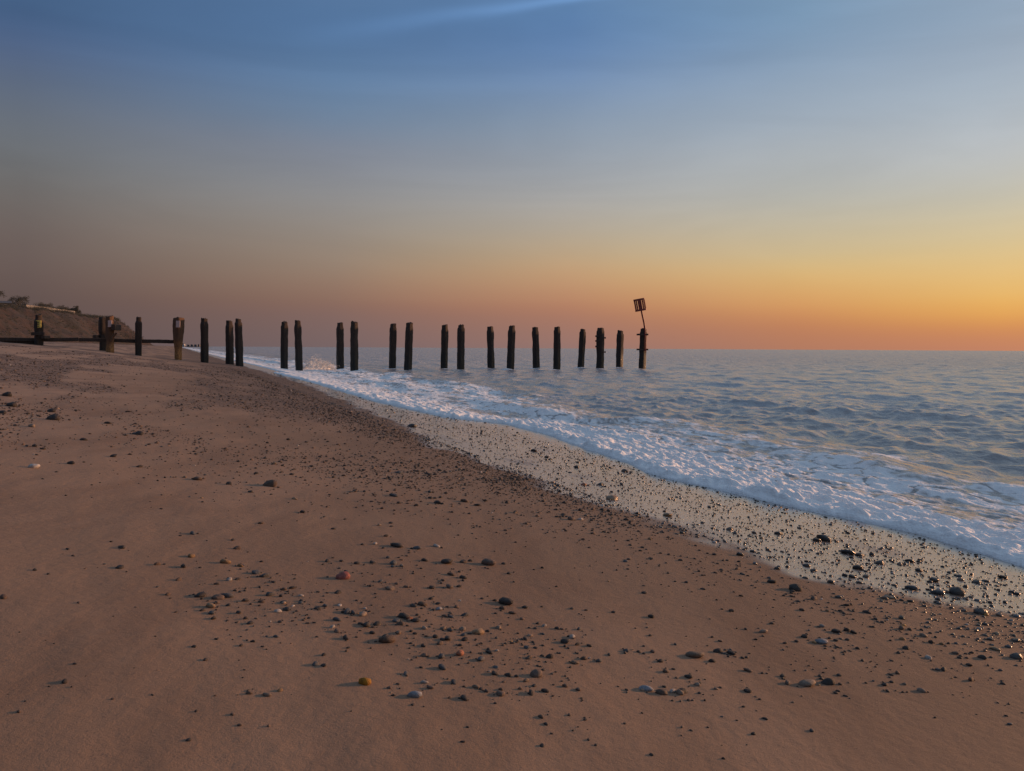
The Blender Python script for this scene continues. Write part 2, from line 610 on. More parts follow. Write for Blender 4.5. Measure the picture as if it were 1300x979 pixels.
# ------------------------------------------------------------------ beach
azs = np.concatenate([np.linspace(-115, -44, 60, endpoint=False), np.linspace(-44, 44, 520, endpoint=False), np.linspace(44, 115, 50)])
rs = np.concatenate([np.geomspace(0.25, 1.2, 24, endpoint=False), np.geomspace(1.2, 14, 380, endpoint=False),
                     np.geomspace(14, 90, 130, endpoint=False), np.geomspace(90, 1900, 40)])
A_, R_ = np.meshgrid(np.radians(azs), rs)
X, Y = np.sin(A_) * R_, np.cos(A_) * R_
S, D = shore(X, Y)
Z = sand_h(X, Y)
me = mesh_np('beach', np.stack([X, Y, Z], -1).reshape(-1, 3), grid_faces(len(rs), len(azs))[:, ::-1])
wl_ = wet_off(S) + 0.15 * fbm(S * 0.35, D * 0.5, 4, 31) + 0.22 * fbm(S * 1.4, D * 2.2, 3, 35)
wet_v = 1 - sstep(wl_ - 0.30, wl_ + 0.30, D)
wet_v = wet_v * (0.90 + 0.30 * fbm(S * 1.1, D * 1.8, 4, 38))
damp = 0.38 * (1 - sstep(2.0, 4.2, D + 0.6 * fbm(S * 0.3, D * 0.4, 3, 33)))
attr(me, 'wet', np.clip(np.maximum(wet_v, damp), 0, 1))


def shingle_density(S, D):
    strand = np.exp(-((D - 2.2 - 0.4 * sstep(8, 16, S)) / (0.42 + 0.75 * sstep(8, 16, S))) ** 2)
    wetz = sstep(0.05, 0.5, D) * (1 - sstep(1.7, 2.3, D)) * 0.62
    patch = sstep(0.0, 0.34, fbm(S * 0.22, D * 0.75, 4, 41)) * sstep(2.0, 2.8, D) * (1 - 0.4 * sstep(9, 14, D))
    lines = sstep(0.0, 0.34, fbm(S * 0.10, D * 1.3, 3, 47)) * sstep(3.5, 6.0, D) * 0.7
    near = 0.15 + 0.85 * sstep(3.0, 8.5, S)
    return np.clip(strand * (0.7 + 0.9 * fbm(S * 0.5, D * 0.9, 3, 44)) + wetz + patch * near + lines * near, 0, 1)


attr(me, 'shingle', np.clip(shingle_density(S, D) * 1.5, 0, 1) * sstep(6.0, 13.0, R_))
attr(me, 'dry', sstep(3.5, 7.5, D + 1.2 * fbm(S * 0.2, D * 0.4, 3, 36)))
tag(link('beach', me, mat=MSAND), kind='structure')

# ------------------------------------------------------------------ sea
azs = np.concatenate([np.linspace(-40, -27, 30, endpoint=False), np.linspace(-27, 38, 600, endpoint=False), np.linspace(38, 110, 90)])
rs = np.concatenate([np.geomspace(1.5, 3.2, 40, endpoint=False), np.geomspace(3.2, 20, 520, endpoint=False),
                     np.geomspace(20, 220, 340, endpoint=False), np.geomspace(220, 30000, 70)])
A_, R_ = np.meshgrid(np.radians(azs), rs)
X, Y = np.sin(A_) * R_, np.cos(A_) * R_
S, D = shore(X, Y)
sand = sand_h(X, Y)
step = np.gradient(rs)[:, None] * np.ones_like(X)
wz_, gx_, gy_ = np.zeros_like(X), np.zeros_like(X), np.zeros_like(X)
on = math.atan2(-SLOPE, -1)         # heading of the waves: towards the shore
wr = np.random.default_rng(8)
for i in range(64):
    lam = 0.24 * (4.5 / 0.24) ** (i / 63.0)
    th = on + wr.normal(0, 0.55 if lam > 2 else 0.8)
    kx, ky = math.cos(th) * 2 * math.pi / lam, math.sin(th) * 2 * math.pi / lam
    amp = 0.0070 * lam ** 0.9 * wr.uniform(0.5, 1.3) * (1.15 if lam < 0.6 else 1.15 * (0.6 / lam) ** 0.75)
    keep = sstep(1.8, 3.2, lam / step)
    ph = kx * X + ky * Y + wr.uniform(0, 6.28) + 1.2 * perlin(X * 0.35 / lam, Y * 0.35 / lam, 60 + i)
    wz_ += keep * amp * np.cos(ph)
    gx_ += -keep * amp * 0.8 * math.cos(th) * np.sin(ph)
    gy_ += -keep * amp * 0.8 * math.sin(th) * np.sin(ph)
eo = edge_off(S)
e = eo - D                           # metres seaward of the foam edge
shoal = 0.30 + 0.70 * sstep(1.0, 5.0, e)
# low breaking ridges running along the shore
ridge = np.zeros_like(X)
for e0, a_, w_, sd2 in ((0.95, 0.045, 0.30, 3), (2.7, 0.085, 0.42, 5), (4.9, 0.06, 0.7, 7), (8.2, 0.07, 1.1, 9), (13.0, 0.05, 1.1, 11), (18.5, 0.05, 1.3, 13), (26.0, 0.05, 1.5, 15)):
    ee = e - e0 - 0.55 * fbm(S * 0.12, S * 0 + sd2, 3, 50 + sd2)
    am = np.clip(0.55 + 1.0 * fbm(S * 0.14 + sd2, S * 0, 2, 70 + sd2), 0.05, 1.3)
    ridge += a_ * am * np.where(ee < 0, np.exp(-(ee / (w_ * 0.55)) ** 2), np.exp(-(ee / (w_ * 1.5)) ** 2))
# foam cover
fw = 3.3 + 0.9 * fbm(S * 0.16, S * 0 + 8, 3, 81) + 2.0 * sstep(14, 24, S)
fo = (1 - sstep(fw - 0.9, fw + 0.35, e + 0.6 * fbm(S * 0.7, D * 0.9, 3, 83)))
holes = fbm(S * 0.55, D * 1.5, 4, 85)
lace_ = np.abs(fbm(S * 1.3, D * 2.6, 3, 86))
fo = fo * (0.80 + 0.75 * holes - 1.1 * np.exp(-(lace_ / 0.06) ** 2) * sstep(0.5, 1.4, e) + 0.22 * np.exp(-(e / 0.9) ** 2))
fo = fo * (1 - 0.58 * sstep(0.9, 1.9, e) * sstep(-0.12, 0.22, fbm(S * 0.40 + 0.4 * D, D * 1.25, 4, 87)) * (1 - 0.6 * sstep(14, 22, S)))
fo = np.maximum(fo, 1.05 * (1 - sstep(0.12, 0.6, e + 0.2 * holes)))
fo = fo * (1 - 0.16 * sstep(0.5, 1.2, e) * (1 - 0.5 * sstep(14, 22, S)))
strk = sstep(0.25, 0.7, fbm(S * 0.25, D * 1.1, 4, 88)) * (1 - sstep(3.5, 7.5, e)) * 0.45
fo = np.clip(np.maximum(fo, strk), 0, 1.1) * (e > -0.15)
lump1 = np.abs(perlin(S * 1.6 + 0.3 * perlin(S * 3, D * 3, 97), D * 4.2, 91)) * 3.0 - 0.35
lump2 = np.abs(perlin(S * 4.2 + 0.3 * perlin(S * 8, D * 8, 98), D * 8.5, 93)) * 3.0 - 0.4
lump4 = np.abs(perlin(S * 9.5, D * 15.0, 99)) * 3.0 - 0.4
lump3 = fbm(S * 14, D * 17, 3, 95)
near_f = 1 - sstep(25, 60, R_)
for ppx, pY in ([(q, 41.5 * (1 + 0.0254 * n_)) for q, n_ in zip((304, 380, 450, 518, 585, 648, 707, 762, 815), range(-2, 7))]
                + [(q, 45.0 * (1 + 0.0247 * n_)) for q, n_ in zip((292, 361, 432, 498, 564, 623, 681, 735, 786), range(-3, 6))]):
    dp = np.hypot(X - ((ppx - 650) / FPX * pY - 0.12), (Y - pY + 0.2) * 0.55)
    fo = np.where(dp < 1.5, np.maximum(fo, 0.72 * np.exp(-(dp / 0.42) ** 2)), fo)
lumps = np.clip(fo, 0, 1) * (0.017 * lump1 + 0.017 * lump2 * near_f + 0.010 * lump4 * near_f + 0.006 * lump3 * near_f) * (1 - 0.6 * sstep(1.2, 3.0, e))
level = wz_ * shoal + ridge - 0.015
swash = sand + 0.036 * (1 - np.exp(-np.clip(e, 0, 9) / 0.045)) * (1 - 0.8 * sstep(0.8, 2.2, e))
base = np.where(e < 0, sand - 0.03 - 0.4 * np.clip(-e, 0, 1), np.logaddexp(level / 0.02, swash / 0.02) * 0.02)
Z = base + lumps * sstep(0.0, 0.10, e)
off = sstep(1.5, 4.0, e)
V = np.stack([X + gx_ * off, Y + gy_ * off, Z], -1).reshape(-1, 3)
F = grid_faces(len(rs), len(azs))[:, ::-1]
keepf = (e.ravel()[F] > -0.35).any(1)
F = F[keepf]
used = np.zeros(len(V), bool)
used[F.ravel()] = True
idx = np.cumsum(used) - 1
me = mesh_np('sea', V[used], idx[F])
attr(me, 'foam', np.clip(fo, 0, 1).ravel()[used])
attr(me, 'calm', sstep(15, 90, R_).ravel()[used])
attr(me, 'turbid', (1 - sstep(2.0, 14.0, e)).ravel()[used])
tag(link('sea', me, mat=MSEA), kind='structure')


# ------------------------------------------------------------------ cliff and clifftop
path = np.array([(-70, 30), (-76, 70), (-84, 110), (-93, 150), (-105, 200), (-113, 243), (-118, 264), (-142, 282), (-200, 285), (-330, 300)], float)
seg = np.concatenate([[0], np.cumsum(np.hypot(*np.diff(path, axis=0).T))])
u = np.arange(0, seg[-1], 1.5)
fx = np.convolve(np.pad(np.interp(u, seg, path[:, 0]), 4, mode='edge'), np.ones(9) / 9, 'valid')
fy = np.convolve(np.pad(np.interp(u, seg, path[:, 1]), 4, mode='edge'), np.ones(9) / 9, 'valid')
tx_, ty_ = np.gradient(fx), np.gradient(fy)
tl = np.hypot(tx_, ty_)
nx_, ny_ = -ty_ / tl, tx_ / tl                # inland side
vv = np.concatenate([np.linspace(-3, 14, 46), np.geomspace(15, 130, 14)])
U, Vv = np.meshgrid(u, vv)
wob = 1.6 * fbm(u * 0.06, u * 0, 3, 101)
fx2, fy2 = fx + nx_ * wob, fy + ny_ * wob
CX, CY = fx2[None] + nx_[None] * Vv, fy2[None] + ny_[None] * Vv
top = 10.0 + 0.6 * fbm(u * 0.03, u * 0 + 3, 3, 103)
prof = np.interp(Vv, [-3, 0, 1.5, 4, 8, 10.5, 13, 130], [-0.05, 0.0, 0.16, 0.36, 0.78, 0.96, 1.0, 1.12])
gul = fbm(U * 0.14, Vv * 0.10, 5, 105) * 1.9 * np.interp(Vv, [0, 3, 9, 13], [0, 1, 0.8, 0.15])
CZ = 1.4 + prof * (top[None] - 1.4) + gul
me = mesh_np('cliff', np.stack([CX, CY, CZ], -1).reshape(-1, 3), grid_faces(len(vv), len(u)))
tag(link('cliff', me, mat=MCLIFF), kind='structure')


def cliff_point(px, back):
    """point on the clifftop seen at picture column px, back metres behind the foot line"""
    q = 650 + FPX * (fx2 + nx_ * back) / np.maximum(fy2 + ny_ * back, 1)
    i = int(np.argmin(np.abs(q[:170] - px)))
    j = int(np.argmin(np.abs(vv - back)))
    return Vector((float(CX[j, i]), float(CY[j, i]), float(CZ[j, i])))


def tube(verts, faces, pts, rad, sides=6):
    o = len(verts)
    for k, (p_, r_) in enumerate(zip(pts, rad)):
        d_ = (pts[min(k + 1, len(pts) - 1)] - pts[max(k - 1, 0)]).normalized()
        a = d_.orthogonal().normalized()
        c_ = d_.cross(a)
        for i in range(sides):
            t = 2 * math.pi * i / sides
            verts.append(p_ + (a * math.cos(t) + c_ * math.sin(t)) * r_)
    for k in range(len(pts) - 1):
        for i in range(sides):
            j = (i + 1) % sides
            faces.append((o + k * sides + i, o + k * sides + j, o + (k + 1) * sides + j, o + (k + 1) * sides + i))
    return o


def py_mesh(name, verts, faces, smooth=False):
    me = bpy.data.meshes.new(name)
    me.from_pydata([tuple(v) for v in verts], [], faces)
    me.update()
    if smooth:
        for f in me.polygons:
            f.use_smooth = True
    return me


def make_tree(px, back, h, w, label, seed):
    r = random.Random(seed)
    base = cliff_point(px, back)
    h, w = h * 1.5, w * 1.2
    root = empty('clifftop_tree', base)
    tag(root, label, 'tree', 'wind-bent trees along the clifftop')
    V_, F_ = [], []
    lean = Vector((r.uniform(-0.3, 0.1), 0, 0))
    pts = [Vector((0, 0, -0.4)), Vector((0, 0, h * 0.25)) + lean * 0.3, Vector((0, 0, h * 0.55)) + lean * 0.8]
    tube(V_, F_, pts, [0.16, 0.12, 0.07])
    tips = []
    for k in range(7):
        t = 2 * math.pi * k / 7 + r.uniform(-0.3, 0.3)
        q0 = pts[1].lerp(pts[2], r.random())
        q2 = Vector((math.cos(t) * w * 0.36, math.sin(t) * w * 0.36, h * r.uniform(0.55, 0.92))) + lean
        tube(V_, F_, [q0, q0.lerp(q2, 0.5) + Vector((0, 0, 0.1)), q2], [0.06, 0.04, 0.015], 5)
        tips.append(q2)
    link('trunk', py_mesh('trunk', V_, F_, True), root, MTRUNK)
    V_, F_ = [], []
    for tp in tips + [Vector((0, 0, h * 0.8)) + lean]:
        for c_ in range(6):
            cc = tp + Vector((r.gauss(0, w * 0.11), r.gauss(0, w * 0.11), r.gauss(0, h * 0.08)))
            for q in range(26):
                dv = Vector((r.gauss(0, 1), r.gauss(0, 1), r.gauss(0, 0.7)))
                pc = cc + dv.normalized() * (w * 0.13) * r.random() ** 0.4
                a = Vector((r.gauss(0, 1), r.gauss(0, 1), r.gauss(0, 1))).normalized()
                b_ = a.orthogonal().normalized()
                s_ = r.uniform(0.07, 0.14)
                o = len(V_)
                V_ += [pc - a * s_, pc + b_ * s_ * 0.6, pc + a * s_, pc - b_ * s_ * 0.6]
                F_.append((o, o + 1, o + 2, o + 3))
    link('crown', py_mesh('crown', V_, F_), root, MLEAF)


TREES = [(-6, 20, 3.4, 3.6, 'broad dark tree at the end of the clifftop, beside the small hut'),
         (27, 24, 2.8, 3.6, 'first tree along the clifftop after the small hut'),
         (37, 27, 2.6, 3.4, 'low tree above the end of the pale clifftop wall'),
         (51, 26, 2.5, 4.2, 'wide spreading tree behind the pale clifftop wall'),
         (59, 30, 2.4, 3.2, 'small round tree behind the middle of the pale clifftop wall'),
         (72, 26, 2.3, 3.8, 'flat-topped tree behind the pale clifftop wall'),
         (81, 24, 1.9, 3.4, 'low bushy tree behind the far part of the pale clifftop wall'),
         (91, 22, 1.7, 3.0, 'small scrubby tree near the far end of the pale wall'),
         (99, 17, 2.0, 1.8, 'lone small tree on the brow where the cliff starts to fall away')]
for i, t in enumerate(TREES):
    make_tree(*t, seed=40 + i)


def bm_box(bm, x0, x1, y0, y1, z0, z1, mtx=None):
    vs_ = [bm.verts.new((x, y, z)) for z in (z0, z1) for y in (y0, y1) for x in (x0, x1)]
    for f in ((0, 2, 3, 1), (4, 5, 7, 6), (0, 1, 5, 4), (1, 3, 7, 5), (3, 2, 6, 7), (2, 0, 4, 6)):
        bm.faces.new([vs_[i] for i in f])
    if mtx is not None:
        for v in vs_:
            v.co = mtx @ v.co
    return vs_


def box_obj(name, dims, mat, parent=None, mtx=None, bevel=0.0):
    bm = bmesh.new()
    bm_box(bm, *dims)
    if bevel:
        bmesh.ops.bevel(bm, geom=bm.edges[:], offset=bevel, segments=2, profile=0.6, affect='EDGES')
    if mtx is not None:
        bm.transform(mtx)
    bm.normal_update()
    me = bpy.data.meshes.new(name)
    bm.to_mesh(me)
    bm.free()
    return link(name, me, parent, mat)


# small hut; the pane's low-sun glint is painted in pale pink
hp = cliff_point(9, 17)
hut = empty('clifftop_hut', hp)
hut.rotation_euler.z = R(35)
tag(hut, 'small dark hut with a sun glint painted on its window at the clifftop', 'hut')
box_obj('wall', (-1.2, 1.2, -0.9, 0.9, -0.4, 1.2), MTRUNK, hut)
V_ = [(-1.35, -1.05, 1.21), (1.35, -1.05, 1.21), (1.35, 1.05, 1.21), (-1.35, 1.05, 1.21), (-1.35, 0, 1.75), (1.35, 0, 1.75)]
link('roof', py_mesh('roof', V_, [(0, 1, 5, 4), (2, 3, 4, 5), (0, 4, 3), (1, 2, 5), (0, 3, 2, 1)]), hut, MSLATE)
wf = box_obj('window', (-0.4, 0.4, -0.95, -0.9, 0.35, 0.95), MWHITE, hut)
box_obj('pane', (-0.32, 0.32, -0.965, -0.952, 0.42, 0.88), MPINK, wf)
box_obj('door', (0.6, 1.05, -0.94, -0.9, -0.35, 0.95), MIRON, hut)

# low pale wall along the clifftop
w0, w1 = cliff_point(33, 13.2), cliff_point(95, 12.6)
dv = w1 - w0
wall = empty('clifftop_wall', w0)
wall.rotation_euler.z = math.atan2(dv.y, dv.x)
tag(wall, 'low pale wall running along the clifftop in front of the trees', 'wall')
Lw = math.hypot(dv.x, dv.y)
nseg = 14
for k in range(nseg):
    a, c_ = Lw * k / nseg, Lw * (k + 0.96) / nseg
    z = dv.z * (k + 0.5) / nseg
    box_obj('panel', (a, c_, -0.08, 0.08, z - 0.4, z + 0.86), MWALL, wall)
    box_obj('coping', (a, c_, -0.12, 0.12, z + 0.862, z + 0.94), MWALL, wall)

# scrub on the slope and brow of the cliff
V_, F_ = [], []
r = random.Random(77)
for k in range(2600):
    i, back = r.randrange(20, 168), r.choice([r.uniform(1, 9), r.uniform(10, 13), r.uniform(10, 16), r.uniform(10, 13)])
    j = int(np.argmin(np.abs(vv - back)))
    cc = Vector((CX[j, i], CY[j, i], CZ[j, i]))
    sz = r.uniform(0.25, 0.6) if back < 9 else r.uniform(0.4, 0.95)
    for q in range(22):
        pc = cc + Vector((r.gauss(0, sz * 0.6), r.gauss(0, sz * 0.6), abs(r.gauss(0, sz * 0.4))))
        a = Vector((r.gauss(0, 1), r.gauss(0, 1), r.gauss(0, 1))).normalized()
        b_ = a.orthogonal().normalized()
        s_ = r.uniform(0.05, 0.11)
        o = len(V_)
        V_ += [pc - a * s_, pc + b_ * s_ * 0.7, pc + a * s_, pc - b_ * s_ * 0.7]
        F_.append((o, o + 1, o + 2, o + 3))
tag(link('scrub', py_mesh('scrub', V_, F_), None, MLEAF), 'dull green scrub growing over the slope of the cliff', 'scrub', kind='stuff')

# ------------------------------------------------------------------ far-off low shore with houses
Yf = 1500.0
xs = np.linspace((200 - 650) / FPX * Yf, (268 - 650) / FPX * Yf, 40)
ys = np.linspace(-40, 40, 9)
FXg, FYg = np.meshgrid(xs, ys)
tt = (FXg - xs[0]) / (xs[-1] - xs[0])
FZ = 1.6 * np.cos(FYg / 40 * 1.5) * (1 - tt ** 6) + 0.5 * fbm(FXg * 0.05, FYg * 0.05, 3, 120) - 0.3
me = mesh_np('far_shore', np.stack([FXg, Yf + FYg, FZ], -1).reshape(-1, 3), grid_faces(9, 40))
tag(link('far_shore', me, mat=MCLIFF), kind='structure')
FAR = [(234.5, 7.6, 4.6, 2.4, 'widest low house on the far-off shore, with a broad gable'),
       (242, 2.6, 2.6, 1.6, 'narrow gabled house on the far-off shore, next to the widest one'),
       (246.5, 2.8, 2.9, 1.5, 'narrow gabled house midway along the far-off shore'),
       (251, 3.0, 2.6, 1.7, 'narrow gabled house on the far-off shore towards the point'),
       (255.5, 2.6, 3.2, 1.6, 'last house at the point of the far-off shore')]
for px, w, h, rf, lab in FAR:
    root = empty('far_house', ((px - 650) / FPX * Yf, Yf - 10, 0.9))
    tag(root, lab, 'house', 'houses on the far-off shore')
    box_obj('wall', (-w / 2, w / 2, -3, 3, -0.6, h), MWHITE if px < 236 else MSLATE, root)
    V_ = [(-w / 2 - .3, -3.3, h + .01), (w / 2 + .3, -3.3, h + .01), (w / 2 + .3, 3.3, h + .01), (-w / 2 - .3, 3.3, h + .01), (0, -3.3, h + rf), (0, 3.3, h + rf)]
    link('roof', py_mesh('roof', V_, [(0, 1, 4), (2, 3, 5), (1, 2, 5, 4), (3, 0, 4, 5), (0, 3, 2, 1)]), root, MSLATE)


# ------------------------------------------------------------------ groyne posts
def post_mesh(X_, Y_, zbot, ztop, w, seed, style):
    """eroded square timber; local origin at the base, z up"""
    r = np.random.default_rng(seed)
    H = ztop - zbot
    nr, nsd = 46, 20
    t = np.linspace(0, 1, nr)
    t = np.concatenate([t[:-6], np.linspace(t[-6], 1, 10)[0:]])
    nr = len(t)
    a = np.linspace(0, 2 * math.pi, nsd, endpoint=False) + math.pi / 4
    sq = 1.0 / np.maximum(np.abs(np.cos(a - math.pi / 4)), np.abs(np.sin(a - math.pi / 4)))
    sq = np.minimum(sq, 1.28)
    yaw = r.uniform(-0.25, 0.25)
    if style in ('flared', 'brace'):
        yaw = 0.35
    zt = H * (1 - t)                      # metres below the top
    prof = np.ones(nr)
    tp = r.uniform(0.16, 0.30)            # worn-down head
    hw = r.uniform(0.74, 0.88)
    prof *= 1 - (1 - hw) * (1 - sstep(tp * 0.55, tp * 1.25, zt))
    prof *= 1 - 0.10 * np.exp(-((zt - r.uniform(0.7, 1.6)) / 0.25) ** 2) * r.uniform(0, 1)
    prof *= np.interp(t, [0, 0.35, 1], [r.uniform(0.86, 0.98), 1.0, 1.0])
    if style == 'flared':
        prof = np.interp(zt, [0, 0.08, 0.5, 0.95, 1.5, 3], [1.12, 1.15, 1.1, 0.98, 0.72, 0.7])
    if style == 'cleat':
        prof = np.interp(zt, [0, 0.1, 0.2, 0.72, 0.85, 3], [1.0, 1.15, 1.22, 1.22, 0.95, 0.9])
    V_ = []
    lx, ly = r.normal(0, 0.018), r.normal(0, 0.012)
    for k in range(nr):
        z = zbot + H * t[k]
        rad = w / 2 * prof[k] * sq
        rad = rad * (1 + 0.06 * perlin(np.cos(a) * 1.7 + seed, np.full_like(a, z * 2.2)) + 0.045 * perlin(np.cos(a) * 5 + np.sin(a) * 3 + seed, np.full_like(a, z * 0.8), 3)
                     + 0.035 * perlin(np.sin(a) * 6 + seed * 2, np.full_like(a, z * 7.0), 5))
        dx, dy = lx * (z), ly * (z)
        slope = (0.022 * np.cos(a + seed) + 0.03 * perlin(np.cos(a) * 3, np.sin(a) * 3, seed)) * (1 if k > nr - 4 else 0)
        V_.append(np.stack([np.cos(a + yaw) * rad + dx, np.sin(a + yaw) * rad + dy, np.full_like(a, z) + slope], 1))
    # eroded, slightly domed top
    lastr = V_[-1]
    cen = lastr.mean(0)
    for s_, up in ((0.80, 0.006), (0.40, 0.004)):
        q = cen + (lastr - cen) * s_
        q[:, 2] += up + 0.02 * r.normal(0, 1, nsd)
        V_.append(q)
    V_.append((cen + np.array([0, 0, 0.0]))[None])
    nv = len(V_) - 1
    Vt = np.concatenate(V_)
    F_ = []
    for k in range(nv - 1):
        for i in range(nsd):
            j = (i + 1) % nsd
            F_.append((k * nsd + i, k * nsd + j, (k + 1) * nsd + j, (k + 1) * nsd + i))
    ci = len(Vt) - 1
    for i in range(nsd):
        F_.append(((nv - 1) * nsd + i, (nv - 1) * nsd + (i + 1) % nsd, ci))
    Vt = Vt - np.array([0, 0, zbot])
    return py_mesh('groyne_post', Vt, F_, True)


def yB(nn):
    return 41.5 * (1 + 0.0254 * nn)


def yA(m):
    return 45.0 * (1 + 0.0247 * m)


NEAR, BACK = 'posts of the near row of the old groyne', 'posts of the far row of the old groyne'
POSTS = []   # px, top py, Y, width px, style, group, label, parts
POSTS += [(50, 400, yB(-5), 9.5, 'sign', NEAR, 'groyne post with a yellow sign plate, at the top of the beach'),
          (140, 402, yB(-4), 8.5, 'brace', NEAR, 'brown groyne post with orange sun glow painted on its foot, a pale plate and a short timber bolted to its side'),
          (175.5, 403.5, yB(-3.45), 8, '', NEAR, 'plain groyne post in the middle of the timber rail'),
          (226, 404, yB(-3), 10.5, 'flared', NEAR, 'groyne post with a wide head and narrow foot where the rail ends'),
          (260, 405, yB(-2.55), 8.5, '', NEAR, 'lone groyne post on the sand just beyond the end of the rail'),
          (304.5, 405.5, yB(-2), 8.5, '', NEAR, 'groyne post standing at the very edge of the wet sand'),
          (380, 407.5, yB(-1), 8.5, '', NEAR, 'near-row groyne post right beside the splash'),
          (450, 409, yB(0), 8.8, '', NEAR, 'near-row groyne post, first one seaward of the splash'), (518, 410, yB(1), 8.6, '', NEAR, 'near-row groyne post, second one seaward of the splash'),
          (585, 412.8, yB(2), 8.6, '', NEAR, 'near-row groyne post, third one seaward of the splash'), (648, 413.8, yB(3), 8.4, '', NEAR, 'near-row groyne post, second before the bolted post'),
          (707, 415.5, yB(4), 8.0, '', NEAR, 'near-row groyne post, last before the bolted post'),
          (762, 417, yB(5), 8.6, 'bolts', NEAR, 'stout groyne post with bolts sticking out, next to the beacon post'),
          (815.5, 417.7, yB(6), 8.0, 'bands', NEAR, 'outermost groyne post, with iron bands holding the red beacon')]
POSTS += [(130.5, 403, yA(-5), 8, 'cleat', BACK, 'dark thick-headed groyne post standing close behind the braced post'),
          (292, 407.5, yA(-3), 8.6, '', BACK, 'far-row groyne post at the foot of the beach'),
          (361, 409, yA(-2), 8.0, '', BACK, 'far-row groyne post in the first shallow foam'),
          (432, 410, yA(-1), 8.5, '', BACK, 'far-row groyne post with the splash against its foot'),
          (498, 411.5, yA(0), 8.2, '', BACK, 'far-row groyne post, first one beyond the splashed post'), (564, 413, yA(1), 8.0, '', BACK, 'far-row groyne post, second one beyond the splashed post'),
          (623.5, 415, yA(2), 8.0, '', BACK, 'far-row groyne post, third one beyond the splashed post'), (681, 416, yA(3), 7.8, '', BACK, 'far-row groyne post, last one before the leaning post'),
          (735.5, 418, yA(4), 7.4, 'lean', BACK, 'far-row groyne post leaning slightly seaward, before the bolted post'),
          (786.5, 420, yA(5), 8.0, '', BACK, 'shortest groyne post, between the bolted post and the beacon post')]
POST_POS = {}
